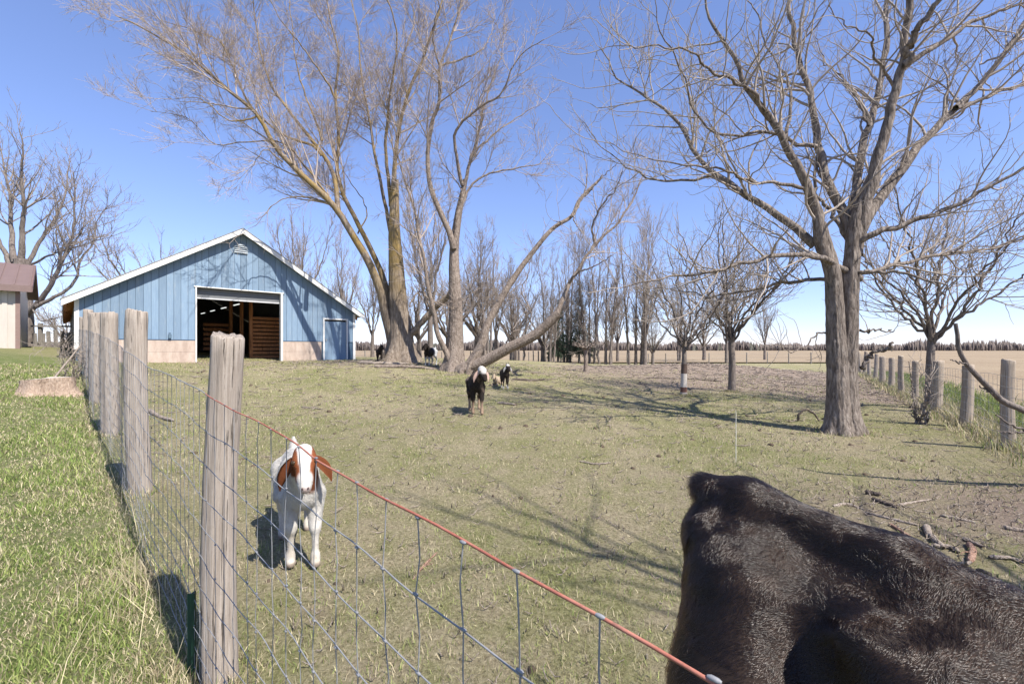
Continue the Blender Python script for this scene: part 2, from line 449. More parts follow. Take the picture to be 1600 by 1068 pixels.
bare = m.noise(co, 1.3, 7, 0.7); pcol = m.mix(m.ramp(bare, [(0.57, (0, 0, 0)), (0.68, (0.6, 0.6, 0.6))]), pcol, (0.24, 0.185, 0.135))
lgreen = m.ramp(n3, [(0.28, (0.035, 0.055, 0.012)), (0.5, (0.13, 0.17, 0.05)), (0.74, (0.36, 0.34, 0.16))])
lcol = m.mix(m.ramp(n2, [(0.45, (0, 0, 0)), (0.7, (0.7, 0.7, 0.7))]), lgreen, straw)
dcol = m.ramp(n3, [(0.28, (0.10, 0.075, 0.055)), (0.5, (0.26, 0.20, 0.155)), (0.75, (0.42, 0.35, 0.28))])
col = m.mix(m.attr('lawn').outputs['Fac'], pcol, lcol)
dm = m.n('ShaderNodeMath', operation='MULTIPLY_ADD'); m.l(m.attr('dirt').outputs['Fac'], dm.inputs[0]); dm.inputs[1].default_value = 2.0
dm2 = m.n('ShaderNodeMath', operation='SUBTRACT'); m.l(dm.outputs[0], dm2.inputs[0]); m.l(n2, dm2.inputs[1]); dm2.use_clamp = True
dm.inputs[2].default_value = 0.0
col = m.mix(dm2.outputs[0], col, dcol)
hh = m.n('ShaderNodeMath', operation='ADD'); m.l(n3, hh.inputs[0]); m.l(n4, hh.inputs[1])
kind(link('ground', me, m.done(col, 0.95, m.bump(hh.outputs[0], 0.9, 0.03), 0.1)), 'structure')

# harvested field beyond the fences, its near furrows real relief
m = NT('field_soil'); co = m.coord('Object')
f1 = m.noise(co, 0.05, 5, 0.6); f2 = m.noise(co, 5, 8, 0.75); f3 = m.noise(m.coord('Object', (0.3, 3, 1)), 1.2, 5, 0.6)
col = m.ramp(f2, [(0.3, (0.115, 0.083, 0.05)), (0.5, (0.26, 0.197, 0.128)), (0.72, (0.39, 0.315, 0.22))])
col = m.mix(m.ramp(f1, [(0.4, (0, 0, 0)), (0.65, (0.6, 0.6, 0.6))]), col, (0.34, 0.27, 0.18))
col = m.mix(m.ramp(f3, [(0.45, (0, 0, 0)), (0.7, (0.4, 0.4, 0.4))]), col, (0.24, 0.17, 0.12))
soil = m.done(col, 0.95, m.bump(f2, 0.9, 0.06), 0.1)
a_ = np.sinh(np.linspace(0, 1, 160)*6)/np.sinh(6)*1900        # along the fence, away from the camera
b_ = np.sinh(np.linspace(0, 1, 110)*6)/np.sinh(6)*1900        # to the right of it
AA, BB = np.meshgrid(a_ - 8, b_ + 1.7, indexing='ij')
FX = 7.65 + 0.545*AA + 0.838*BB; FY = 7.0 + 0.838*AA - 0.545*BB
FZ = 0.125 + np.exp(-(FX**2+FY**2)/1600)*(fbm(FX*2.2, FY*2.2)-0.35)*0.16
ii = np.arange(160*110).reshape(160, 110)
q = np.stack([ii[:-1, :-1], ii[:-1, 1:], ii[1:, 1:], ii[1:, :-1]], -1).reshape(-1, 4)[:, ::-1]
kind(link('field', np_mesh('field', np.stack([FX, FY, FZ+0.03], -1).reshape(-1, 3), q), soil), 'structure')
x_ = np.sinh(np.linspace(-1, 1, 120)*5)/np.sinh(5)*1500; y_ = 47 + np.sinh(np.linspace(0, 1, 120)*5)/np.sinh(5)*1900
XX, YY = np.meshgrid(x_, y_, indexing='ij')
keep = east(XX, YY) < 0.5
ii = np.arange(120*120).reshape(120, 120)
q = np.stack([ii[:-1, :-1], ii[1:, :-1], ii[1:, 1:], ii[:-1, 1:]], -1).reshape(-1, 4)
q = q[keep.ravel()[q].any(1)]
kind(link('back_field', np_mesh('back_field', np.stack([XX, YY, G(XX, YY)+0.12], -1).reshape(-1, 3), q), soil), 'structure')

# ------------------------------------------------------------------ barn
BU = np.array([0.712, 0.702]); BB_ = np.array([-0.702, 0.712])   # along the gable, and back into the barn
BO = np.array([-15.23, 15.4]) + BB_*0.35
BZ = 1.04; BROT = math.atan2(BU[1], BU[0])
m = NT('barn_blue'); co = m.coord('Object', (1, 1, 0.25)); oi = m.n('ShaderNodeObjectInfo')
a = m.noise(co, 3, 6, 0.65); b = m.noise(m.coord('Object', (1, 1, 0.05)), 45, 5, 0.7)
col = m.mix(a, (0.135, 0.20, 0.28), (0.20, 0.275, 0.36))
col = m.mix(m.ramp(b, [(0.45, (0, 0, 0)), (0.75, (0.45, 0.45, 0.45))]), col, (0.27, 0.36, 0.44))
rv = m.n('ShaderNodeMapRange'); m.l(oi.outputs['Random'], rv.inputs[0]); rv.inputs[3].default_value = 0.82; rv.inputs[4].default_value = 1.12
hs = m.n('ShaderNodeHueSaturation'); m.l(col, hs.inputs['Color']); m.l(rv.outputs[0], hs.inputs['Value'])
st = m.noise(m.coord('Object', (1, 1, 0.12)), 7, 6, 0.7); wcol = m.mix(m.ramp(st, [(0.56, (0, 0, 0)), (0.72, (0.4, 0.4, 0.4))]), hs.outputs[0], (0.36, 0.38, 0.38))
blue = m.done(wcol, 0.75, m.bump(b, 0.3, 0.004), 0.25)
M['blue'] = blue
M['white'] = plain('white_trim', (0.66, 0.645, 0.61), 0.65, 0.15, 4)
m = NT('weathered_ply'); co = m.coord('Object'); a = m.noise(m.coord('Object', (1, 1, 0.3)), 5, 7, 0.7); b = m.noise(co, 1.6, 5, 0.65); c = m.noise(co, 30, 5, 0.7)
col = m.ramp(a, [(0.3, (0.31, 0.235, 0.19)), (0.5, (0.43, 0.34, 0.28)), (0.72, (0.52, 0.43, 0.36))]); col = m.mix(m.ramp(b, [(0.48, (0, 0, 0)), (0.7, (0.6, 0.6, 0.6))]), col, (0.33, 0.27, 0.22))
M['skirt'] = m.done(m.mix(m.ramp(c, [(0.6, (0, 0, 0)), (0.75, (0.5, 0.5, 0.5))]), col, (0.25, 0.19, 0.15)), 0.9, m.bump(c, 0.3, 0.004), 0.15)
M['roof_metal'] = plain('barn_roof', (0.50, 0.50, 0.50), 0.5, 0.12, 1)
M['dark_door'] = plain('roller_door', (0.16, 0.165, 0.17), 0.6, 0.15, 4)
M['brown_plank'] = grey_wood('brown_plank', [(0.3, (0.17, 0.07, 0.03)), (0.5, (0.40, 0.17, 0.075)), (0.7, (0.52, 0.25, 0.12))], 0.4)
M['grey_board'] = grey_wood('grey_board', [(0.3, (0.10, 0.09, 0.08)), (0.5, (0.22, 0.20, 0.18)), (0.7, (0.33, 0.30, 0.28))], 0.4)
M['barn_floor'] = plain('barn_floor', (0.22, 0.17, 0.12), 0.95, 0.3, 3)
M['dark_gap'] = plain('dark_gap', (0.05, 0.09, 0.14), 0.9, 0.2, 3)
W, PK, SL, E0 = 10.85, 5.43, 0.622, 2.16
def roofz(a): return E0 + SL*(PK - abs(a - PK))
barn = thing('barn', 'blue board-sided barn with white trim and an open roller door', 'barn', (BO[0], BO[1], BZ), BROT)
D0, D1, DH = 3.86, 7.02, 3.05          # roller door opening
N0, N1, NH = 8.93, 10.16, 1.98         # small door
WL, WR, SK, BD = 0.33, 10.52, 0.91, 17.0
def wallpoly(x0, x1, zb, dz=0.0):
    p = [(x0, zb), (x1, zb), (x1, roofz(x1)-0.03-dz)]
    if x0 < PK < x1: p.append((PK, roofz(PK)-0.03-dz))
    p.append((x0, roofz(x0)-0.03-dz)); return p
w = MB()
for x0, x1, zb in ((WL, D0, -0.3), (D0, D1, DH), (D1, N0, -0.3), (N0, N1, NH), (N1, WR, -0.3)):
    w.prism_xz(wallpoly(x0, x1, zb), 0.0, 0.1)
w.build('front_wall', M['dark_gap'], barn)
rng = np.random.default_rng(3)
xs = [WL]
while xs[-1] < WR - 0.15: xs.append(xs[-1] + 0.2315)
xs[-1] = WR
for x0, x1 in zip(xs[:-1], xs[1:]):
    cuts = [x0] + [c for c in (D0, D1, N0, N1) if x0 + 0.02 < c < x1 - 0.02] + [x1]
    for c0, c1 in zip(cuts[:-1], cuts[1:]):
        mid = (c0 + c1)/2
        zb = DH + 0.047 if D0 < mid < D1 else (NH + 0.06 if N0 < mid < N1 else SK)
        e0 = c0 + (0.005 if c0 == x0 else 0.0); e1 = c1 - (0.005 if c1 == x1 else 0.0)
        p = MB(); dy = rng.uniform(0, 0.01)
        p.prism_xz(wallpoly(e0, e1, zb, 0.01), -0.034 - dy, -0.002)
        po = p.build('siding_board', blue, barn)
for x0, x1 in ((WL+0.1, 2.1), (2.106, D0-0.054), (D1+0.09, N0-0.08)):
    for z0, z1 in ((-0.2, 0.44), (0.446, SK-0.006)):
        p = MB(); p.box(x0, x1, -0.05 - rng.uniform(0, 0.006), -0.002, z0, z1); p.build('skirt_board', M['skirt'], barn)
p = MB(); p.box(WL+0.1, D0-0.054, -0.062, -0.002, SK-0.004, SK+0.025); p.build('drip_edge', M['dark_gap'], barn)
p = MB(); p.box(D1+0.09, N0-0.08, -0.062, -0.002, SK-0.004, SK+0.025); p.build('drip_edge', M['dark_gap'], barn)
# door frames
for x0, x1 in ((D0-0.05, D0), (D1, D1+0.09)):
    p = MB(); p.box(x0, x1, -0.075, 0.12, -0.15, DH); p.build('door_jamb', M['white'], barn, 0.006)
p = MB(); p.box(D0-0.1, D1+0.13, -0.085, 0.12, DH, DH+0.045); p.build('door_head', M['white'], barn, 0.006)
rd = MB()
for k in range(5): rd.box(D0+0.01, D1-0.01, 0.13+0.012*(k % 2), 0.18, DH-0.36+0.075*k-0.02, DH-0.36+0.075*k+0.053)
rdo = rd.build('roller_door', M['dark_door'], barn, 0.008)
p = MB(); p.box(D0+0.012, D1-0.012, 0.115, 0.185, DH-0.44, DH-0.385); p.build('bottom_bar', plain('pale_bar', (0.5, 0.5, 0.5), 0.5, 0.1), rdo)
sd = MB(); sd.box(N0+0.075, N1-0.075, -0.02, 0.03, 0.0, NH-0.08)
sdo = sd.build('side_door', blue, barn)
for k in range(3):
    p = MB(); x0 = N0+0.08+k*0.357; p.box(x0, x0+0.349, -0.034, -0.022, 0.02, NH-0.09); p.build('door_board', blue, sdo)
p = MB(); p.box(N0+0.12, N0+0.16, -0.09, -0.034, 0.95, 1.05); p.build('handle', M['wire'], sdo)
for x0, x1, z0, z1 in ((N0, N0+0.07, -0.1, NH), (N1-0.07, N1, -0.1, NH), (N0-0.01, N1+0.01, NH+0.002, NH+0.075)):
    p = MB(); p.box(x0, x1, -0.065, 0.03, z0, z1); p.build('door_trim', M['white'], barn, 0.005)
p = MB(); p.box(WL-0.03, WL+0.095, -0.07, 0.1, 0.55, roofz(WL)-0.06); p.build('corner_trim', M['white'], barn)
p = MB(); p.box(WR-0.09, WR+0.03, -0.07, 0.1, 0.0, roofz(WR)-0.06); p.build('corner_trim', M['white'], barn)
M['vent'] = plain('louvre_grey', (0.36, 0.40, 0.43), 0.6, 0.15)
# gable vent with louvres
v = MB(); v.prism_xz([(PK-0.27, 4.62), (PK+0.27, 4.62), (PK+0.27, 4.92), (PK+0.1, 5.08), (PK-0.1, 5.08), (PK-0.27, 4.92)], -0.06, -0.03)
vo = v.build('gable_vent', plain('vent_grey', (0.22, 0.27, 0.31), 0.6, 0.15), barn)
for k in range(5):
    p = MB(); hw = 0.24 if k < 4 else 0.13
    p.prism_yz([(-0.062, 4.66+0.08*k), (-0.105, 4.65+0.08*k), (-0.062, 4.71+0.08*k)], PK-hw, PK+hw); p.build('louvre', M['vent'], vo)
# yard lamp box
p = MB(); p.box(2.93, 3.03, -0.14, -0.036, 0.98, 1.13); p.box(2.95, 3.01, -0.1, -0.036, 1.13, 1.2); p.build('wall_lamp', plain('lamp_box', (0.10, 0.15, 0.2), 0.5), barn)
# roof slabs, rake boards, rafters, side and back walls
for s in (0, 1):
    X = lambda a: a if s == 0 else 2*PK - a
    poly = [(X(0.0), E0), (X(PK), roofz(PK)), (X(PK), roofz(PK)+0.07), (X(0.0), E0+0.07)]
    if s: poly = poly[::-1]
    p = MB(); p.prism_xz(poly, -0.35, BD+0.4); rf = p.build('roof', M['roof_metal'], barn)
    poly = [(X(-0.02), E0-0.13), (X(PK), roofz(PK)-0.11), (X(PK), roofz(PK)+0.10), (X(-0.02), E0+0.075)]
    if s: poly = poly[::-1]
    p = MB(); p.prism_xz(poly, -0.385, -0.352); p.build('rake_board', M['white'], rf)
    poly = [(X(-0.05), E0+0.074), (X(PK), roofz(PK)+0.104), (X(PK), roofz(PK)+0.135), (X(-0.05), E0+0.105)]
    if s: poly = poly[::-1]
    p = MB(); p.prism_xz(poly, -0.40, 0.1); p.build('rake_flashing', plain('flashing', (0.25, 0.25, 0.24), 0.5, 0.2), rf)
    for k in range(14):
        poly = [(X(0.03), E0-0.13), (X(0.5), E0+SL*0.5-0.16), (X(0.5), E0+SL*0.5-0.004), (X(0.03), E0+SL*0.03-0.004)]
        if s: poly = poly[::-1]
        p = MB(); p.prism_xz(poly, 0.3+1.2*k, 0.36+1.2*k); p.build('rafter', M['brown_plank'], rf)
for x0, x1 in ((WL, WL+0.1), (WR-0.1, WR)):
    p = MB(); p.box(x0, x1, 0.102, BD, -0.3, roofz(x0)-0.04); p.build('side_wall', M['grey_board'], barn)
for k in range(12):
    p = MB(); p.box(WL-0.05, WL-0.003, 0.45+0.02*(k % 2), 2.4, 0.5+0.095*k, 0.575+0.095*k); p.build('slat', M['grey_board'], barn)
p = MB(); p.prism_xz(wallpoly(WL, WR, -0.3), BD-0.1, BD); p.build('back_wall', M['grey_board'], barn)
p = MB(); p.box(WL+0.1, WR-0.1, 0.12, BD-0.1, -0.3, -0.02); p.build('floor', M['barn_floor'], barn)
for k in range(11):
    p = MB(); p.box(6.55, 10.3, 2.5+rng.uniform(0, 0.01), 2.545, 0.12+0.187*k, 0.12+0.187*k+0.135); p.build('stall_plank', M['brown_plank'], barn)
for k in range(6):
    p = MB(); p.box(5.2, 6.35, 6.0, 6.045, 0.5+0.25*k, 0.66+0.25*k); p.build('stall_plank', M['brown_plank'], barn)
for x, y in ((6.42, 2.45), (6.3, 3.6), (6.2, 5.2), (4.2, 6.0)):
    p = MB(); p.box(x, x+0.14, y, y+0.14, -0.02, 3.6); p.build('barn_post', M['brown_plank'], barn, 0.004)
ml = NT('tube_light'); ml.b.inputs['Emission Color'].default_value = (0.95, 1, 0.97, 1); ml.b.inputs['Emission Strength'].default_value = 0.55
ml = ml.done((0.9, 0.9, 0.9))
for k in range(6):
    p = MB(); p.box(5.78, 5.84, 1.8+2.4*k, 2.7+2.4*k, 2.62, 2.65); p.build('tube_light', ml, barn)

# ------------------------------------------------------------------ shed
SO = np.array([-19.5, 18.0]); SZ = 1.72
shed = thing('shed', 'cream ribbed-sided shed with dark red metal roof, cut off at left edge', 'shed', (SO[0], SO[1], SZ), BROT)
cream = plain('cream_siding', (0.47, 0.425, 0.375), 0.7, 0.12, 3, cs=(1, 1, 0.2))
redroof = plain('red_metal_roof', (0.17, 0.118, 0.105), 0.5, 0.2, 2)
w = MB(); w.box(-7, 0, 0.02, 6, -0.4, 2.42); w.prism_yz([(0.02, 2.42), (3.0, 3.55), (6, 2.42)][::-1], -7, 0); w.build('wall', cream, shed)
for k in range(22):
    p = MB(); p.box(-0.155-0.3*k, -0.01-0.3*k, -0.012 - 0.008*(k % 2), 0.018, -0.1, 2.4); p.build('siding_board', cream, shed)
for k in range(12):
    p = MB(); y0 = 0.1+0.48*k; p.box(0.003, 0.02, y0, y0+0.46, -0.1, 2.3); p.build('siding_board', cream, shed)
for sgn in (0, 1):
    Y = (lambda y: y) if sgn == 0 else (lambda y: 6-y)
    poly = [(Y(-0.35), 2.30), (Y(3.0), 3.56), (Y(3.0), 3.62), (Y(-0.35), 2.36)]
    if sgn == 0: poly = poly[::-1]
    p = MB(); p.prism_yz(poly, -7.3, 0.35); rf = p.build('roof', redroof, shed)
    for k in range(16):
        x = 0.3 - 0.42*k
        poly = [(Y(-0.36), 2.357), (Y(3.0), 3.617), (Y(3.0), 3.655), (Y(-0.36), 2.395)]
        if sgn == 0: poly = poly[::-1]
        p = MB(); p.prism_yz(poly, x-0.02, x+0.02); p.build('standing_seam', redroof, rf)
    poly = [(Y(-0.38), 2.13), (Y(3.0), 3.40), (Y(3.0), 3.63), (Y(-0.38), 2.36)]
    if sgn == 0: poly = poly[::-1]
    p = MB(); p.prism_yz(poly, 0.352, 0.38); p.build('rake_board', plain('brown_trim', (0.16, 0.10, 0.09), 0.7), rf)
p = MB(); p.box(-7.3, 0.35, -0.39, -0.352, 2.12, 2.37); p.build('eave_board', redroof, shed)
p = MB(); p.box(-0.1, 0.03, -0.03, 0.1, -0.2, 2.3); p.build('corner_trim', plain('brown_corner', (0.22, 0.15, 0.13), 0.7), shed)

# old board fence between shed and barn
bf = thing('board_fence', 'low broken grey board fence in the gap between shed and barn', 'fence', (-21.7, 21.2, 1.6), math.atan2(0.2, 1))
p = MB(); p.box(-0.6, 4.0, -0.02, 0.03, 1.02, 1.10); p.build('top_rail', M['grey_board'], bf)
p = MB(); p.box(-0.6, 4.0, 0.0, 0.04, 0.25, 0.33); p.build('bottom_rail', M['grey_board'], bf)
for k in range(14):
    p = MB(); p.box(-0.08, 0.08, -0.05, -0.022, -0.3, 0.8+rng.uniform(-0.1, 0.1)); o = p.build('board', M['grey_board'], bf)
    o.location = (-0.4+0.27*k, 0, 0); o.rotation_euler = (0, rng.normal(0, 0.05) + (0.35 if 6 < k < 10 else 0), 0)
for k in range(3):
    p = MB(); p.box(-0.07, 0.07, 0.04, 0.16, -0.5, 1.2); o = p.build('post', M['grey_board'], bf); o.location = (-0.3+1.8*k, 0, 0)

# ------------------------------------------------------------------ fence posts
def post_mesh(name, r, h, seed, top='flat', sides=26):
    rg = np.random.default_rng(seed); k = 26
    z = np.linspace(-0.3, h, k); th = np.arange(sides)/sides*2*np.pi
    R = r*(1 + 0.10*(1-z/h))[:, None]*(1 + 0.05*np.sin(3*th+rg.uniform(0, 6))[None] + 0.03*np.sin(5*th+rg.uniform(0, 6))[None])
    R = R*(1 + 0.035*rg.normal(size=sides)[None]) * (1 + 0.012*rg.normal(size=(k, sides)))
    groove = rg.random(sides) < 0.22
    R[:, groove] *= 0.93
    bend = 0.02*np.sin(z*2+rg.uniform(0, 6))
    V = np.stack([R*np.cos(th)+bend[:, None], R*np.sin(th)+0.6*bend[:, None], np.repeat(z[:, None], sides, 1)], -1)
    V[-1, :, 2] += rg.normal(0, 0.006, sides) + 0.012*np.cos(th)
    V = V.reshape(-1, 3)
    # rim ring pulled in + centre
    rim = V[-sides:].copy(); rim[:, :2] = rim[:, :2]*0.9; rim[:, 2] += 0.012
    V = np.vstack([V, rim, [[bend[-1], 0.6*bend[-1], h+0.008]]])
    idx = np.arange((k+1)*sides).reshape(k+1, sides)
    q = np.stack([idx[:-1], np.roll(idx[:-1], -1, 1), np.roll(idx[1:], -1, 1), idx[1:]], -1).reshape(-1, 4)
    t = [(idx[-1, i], idx[-1, (i+1) % sides], (k+1)*sides) for i in range(sides)]
    return np_mesh(name, V, q, t)
ORD = ['first', 'second', 'third', 'fourth', 'fifth', 'sixth', 'seventh', 'eighth', 'ninth', 'tenth', 'eleventh', 'twelfth', 'thirteenth', 'fourteenth', 'fifteenth', 'sixteenth', 'seventeenth', 'eighteenth', 'nineteenth', 'twentieth']
near_posts = [(2.29, 0.073, 527, 2), (4.77, 0.092, 487, 3), (7.4, 0.112, 490, 4), (9.9, 0.115, 489, 6), (12.4, 0.11, 484, 7), (14.9, 0.11, 496, 8)]
near_cols = [345, 218, 172, None, None, None]
near_lab = ['nearest grey weathered cedar post, flat-topped, in front of the barn door', 'second grey cedar post of the near fence, standing alone left of the nearest post', 'third grey cedar post of the near fence, right side of the tight cluster'] + \
    ['%s grey cedar post of the near fence, counted from the camera, in the tight cluster' % ORD[i] for i in range(3, 6)]
for i, (y, r, top, seed) in enumerate(near_posts):
    x = 0.87 - y
    if near_cols[i]: x = (near_cols[i]-800)/F*y
    z = g1(x, y); h = CH - (top-HY)/F*y - z
    tag(link('fence_post', post_mesh('fence_post', r, h, seed, sides=30 if i < 3 else 20), M['post_wood'], loc=(x, y, z), rotz=seed*1.3), near_lab[i], 'fence post', 'cedar posts of the near wire fence').rotation_euler = (0.02*math.sin(seed*3.1), 0.025*math.cos(seed*1.7), seed*1.3)

rp = []
for i in range(22):
    s = 2.38*i; rp.append((7.65+0.545*s, 7.0+0.838*s))
rrng = np.random.default_rng(8)
post_vars = [post_mesh('field_post', 0.076+0.012*(k % 3), 1.27, 40+k, sides=18) for k in range(4)]
for i, (x, y) in enumerate(rp):
    lab = '%s round wooden post of the field-side fence, counted from the right edge' % (ORD[i] if i < 20 else ('twenty-%s' % ORD[i-20]))
    o = link('field_post', post_vars[i % 4], M['tan_post'], loc=(x, y, g1(x, y)-0.02), rotz=rrng.uniform(0, 6))
    o.scale = (1, 1, rrng.uniform(0.9, 1.1)); o.rotation_euler[0] = rrng.normal(0, 0.03); o.rotation_euler[1] = rrng.normal(0, 0.035)
    tag(o, lab, 'fence post', 'posts of the field-side fence')

# far fence across the back of the pasture
def card(k):
    return ORD[k] if k < 20 else ('twenty-' if k < 29 else 'thirty-')+ORD[k-20 if k < 29 else k-30] if k != 29 else 'thirtieth'
slim = post_mesh('stake', 0.05, 1.1, 77, sides=8)
k = 0
for px in [570, 583, 598, 650, 668, 690, 735, 752, 780, 800, 818, 826, 833, 841, 849, 857, 866, 876, 888, 905, 928, 955, 980, 1013, 1040, 1072, 1108, 1140, 1167, 1199, 1232, 1267, 1300, 1335]:
    d = 45.5 + rrng.uniform(-0.1, 0.1); x = (px-800)/F*d
    o = link('stake', slim, M['grey_board'], loc=(x, d, g1(x, d)-0.05), rotz=k); o.scale = (1.0 if not 815 < px < 890 else 1.3, 1, rrng.uniform(0.95, 1.15))
    tag(o, '%s slim stake of the far fence along the back field, counted from the left' % card(k), 'fence stake', 'stakes of the far fence'); k += 1

# ------------------------------------------------------------------ woven wire fences
def topz(y):  # absolute height of the near fence's top wire by distance
    return np.interp(y, [-1.5, .49, .57, .735, .994, 1.27, 1.945, 2.29, 3.39, 4.77, 7.4, 9.9, 15.2], [1.25, 1.238, 1.246, 1.259, 1.278, 1.296, 1.367, 1.405, 1.47, 1.60, 1.83, 2.0, 2.25])
rel = np.array([0, .118, .235, .345, .455, .56, .66, .75, .835, .91, .98])
rel = rel/rel[-1]*0.965
nf = thing('wire_fence', 'woven wire fence with rusty red top strand running from camera to barn', 'fence', (0, 0, 0))
ys = np.concatenate([np.arange(-1.4, 2.3, 0.05), np.arange(2.3, 15.3, 0.1)])
fx = lambda y: 0.70 - y + 0.012*np.sin(y*5.1) + 0.02*np.sin(y*1.3)
wrng = np.random.default_rng(12)
gy = G(fx(ys), ys)
ts = topz(ys) - gy
def wire_pt(y, r):     # r: 0 top .. 0.965 bottom
    t = np.interp(y, ys, ts); g = np.interp(y, ys, gy)
    return np.stack([fx(y), y, g + t*(1-r)], -1)
wob = lambda y, s: 0.006*np.sin(y*9+s*2.1) + 0.004*np.sin(y*23+s)
for k, r in enumerate(rel):
    P = wire_pt(ys, r); P[:, 2] += wob(ys, k*1.7) * (1 if k else 0.4); P[:, 0] += wob(ys+5, k*2.3)*0.6
    rad = 0.0018 if k else 0.0026
    nr = int((ys < 2.2).sum())
    for seg, nm, mt in (((P[:nr], 'top_wire', 'red_wire'), (P[nr-1:], 'line_wire', 'wire')) if k == 0 else ((P, 'line_wire', 'wire'),)):
        V, Q = tubes([(seg[None], np.full((1, len(seg)), rad), 6)])
        link(nm, np_mesh('line_wire', V, Q), M[mt], nf)
sy = np.concatenate([np.arange(-1.3, 15.1, 0.095)])
knV, knQ = [], []
kn_t = []
for i, y in enumerate(sy):
    y = y + wrng.normal(0, 0.004)
    n = len(rel)*2-1
    rr = np.interp(np.linspace(0, 10, n), np.arange(11), rel)
    P = wire_pt(np.full(n, y), rr); off = wrng.normal(0, 0.004, n); P[:, 1] += off; P[:, 0] -= off
    lean = wrng.normal(0, 0.012); P[:, 1] += lean*rr; P[:, 0] -= lean*rr
    V, Q = tubes([(P[None], np.full((1, n), 0.0014), 5)])
    link('stay_wire', np_mesh('stay_wire', V, Q), M['wire'], nf)
    if y < 5: kn_t.append(P[::2])
kp = np.concatenate(kn_t)
d = np.array([0.707, -0.707, 0])*0.008
P = np.stack([kp-d, kp-d*0.5, kp+d*0.5, kp+d], 1)
R = np.tile(np.array([[0.0018, 0.0036, 0.0034, 0.0018]]), (len(kp), 1))
V, Q = tubes([(P, R, 5)])
kind(link('knots', np_mesh('knots', V, Q), M['wire'], nf), 'stuff')

rf_ = thing('field_fence', 'grey woven wire strung along the round posts by the brown field', 'fence', (0, 0, 0))
ss = np.arange(-3, 30, 0.3); X = 7.55+0.545*ss; Y = 7.08+0.838*ss; Z = G(X, Y)
for k in range(8):
    P = np.stack([X, Y, Z+0.1+0.15*k+0.01*np.sin(ss*3+k)], -1)
    V, Q = tubes([(P[None], np.full((1, len(ss)), 0.0028), 4)]); link('line_wire', np_mesh('line_wire', V, Q), M['wire'], rf_)
for s in np.arange(-3, 26, 0.2):
    x, y = 7.55+0.545*s, 7.08+0.838*s; z = g1(x, y)
    P = np.array([[x, y, z+0.1], [x, y, z+0.6], [x, y, z+1.15]])
    V, Q = tubes([(P[None], np.full((1, 3), 0.0022), 4)]); link('stay_wire', np_mesh('stay_wire', V, Q), M['wire'], rf_)
ff = thing('back_fence', 'thin wire strung along the far stakes before the back field', 'fence', (0, 0, 0))
X = np.linspace(-15, 34, 60); Y = np.full(60, 45.42); Z = G(X, Y)
for k in range(3):
    V, Q = tubes([(np.stack([X, Y, Z+0.3+0.33*k], -1)[None], np.full((1, 60), 0.006), 4)]); link('line_wire', np_mesh('line_wire', V, Q), M['wire'], ff)
# green steel stake beside the nearest post
p = MB(); p.box(-0.018, 0.018, -0.004, 0.0, -0.2, 0.42); p.box(-0.003, 0.003, 0.001, 0.03, -0.2, 0.42)
x, y = (299-800)/F*2.3, 2.3
tag(p.build('steel_stake', plain('green_steel', (0.015, 0.05, 0.03), 0.5, 0.2)), 'short dark green steel stake at the foot of the nearest post', 'stake')
bpy.data.objects['steel_stake'].location = (x, y, g1(x, y))

# ------------------------------------------------------------------ trees traced limb by limb, then branched
def limb_line(px, d, o0, o1, n, wig, rng):
    px = np.asarray(px, float); k = len(px)
    dd = d + np.linspace(o0, o1, k)
    P = np.array([pt(a, b, c) for (a, b), c in zip(px, dd)])
    P = catmull(P, n)
    w = rng.normal(size=(n, 3))*wig; w[0] = 0
    w = (w + np.roll(w, 1, 0))*0.5; w[0] = 0
    return P + w

def rough_radius(R, sides, rng, amt, lobes=0.0):
    th = np.arange(sides)/sides*2*np.pi
    k = len(R)
    out = np.repeat(R[:, None], sides, 1)
    ridge = rng.normal(size=sides); 
    for i in range(k):
        ridge = ridge*0.94 + rng.normal(size=sides)*0.33
        out[i] *= 1 + amt*ridge*0.6 + (lobes*(np.exp(-i/(k*0.10))*0.6+1.1*np.exp(-i/(k*0.03)))*np.abs(np.sin(2.5*th+1))**1.5 if lobes else 0)
    return out

def hand_tree(name, label, d, base_px, limbs, bark_m, twig_m, levels, seed, cat='tree', group=None, trunk_n=1, cap=None, lscale=1.0, flare=0.4):
    rng = np.random.default_rng(seed)
    b = pt(base_px[0], base_px[1], d); b[2] = g1(b[0], b[1])
    root = thing(name, label, cat, tuple(b), 0, group)
    bP, bR = [], []
    for i, (px, r0, r1, o0, o1) in enumerate(limbs):
        n = 60 if i < trunk_n else 30
        P = limb_line(px, d, o0, o1, n, 0.004 if i < trunk_n else 0.028, rng) - b
        t = np.linspace(0, 1, n); R = r0 + (r1-r0)*(t**0.85 if i < trunk_n else t**0.7)
        tr = i < trunk_n
        R = R*(1 if tr else lscale)
        if tr: R = R*(1 + flare*np.exp(-t*14)); P[0, 2] -= 0.25
        s = 64 if tr else (14 if r0 > 0.06 else 9)
        V, Q = tubes([(P[None], rough_radius(R, s, rng, 0.045 if tr else 0.035, 0.28 if tr else 0)[None], s)])
        tris = None
        if cap and i in cap:
            V = np.vstack([V, P[-1:]]); tris = [(len(V)-1-s+j, len(V)-1-s+(j+1) % s, len(V)-1) for j in range(s)]
        link('trunk' if tr else 'limb', np_mesh('limb', V, Q, tris), bark_m, root)
        if not tr and not (cap and i in cap): bP.append(P); bR.append(R)
    P = np.stack(bP); R = np.stack(bR)
    groups = []
    for li, lv in enumerate(levels):
        P, R = spawn(rng, P, R, **lv['s'])
        groups.append((P, R, lv['sides']))
    V, Q = tubes(groups)
    link('crown', np_mesh('crown', V, Q), twig_m, root)
    return root

def cr(pts, x0, y0, s): return [(x0+s*a, y0+s*b) for a, b in pts]
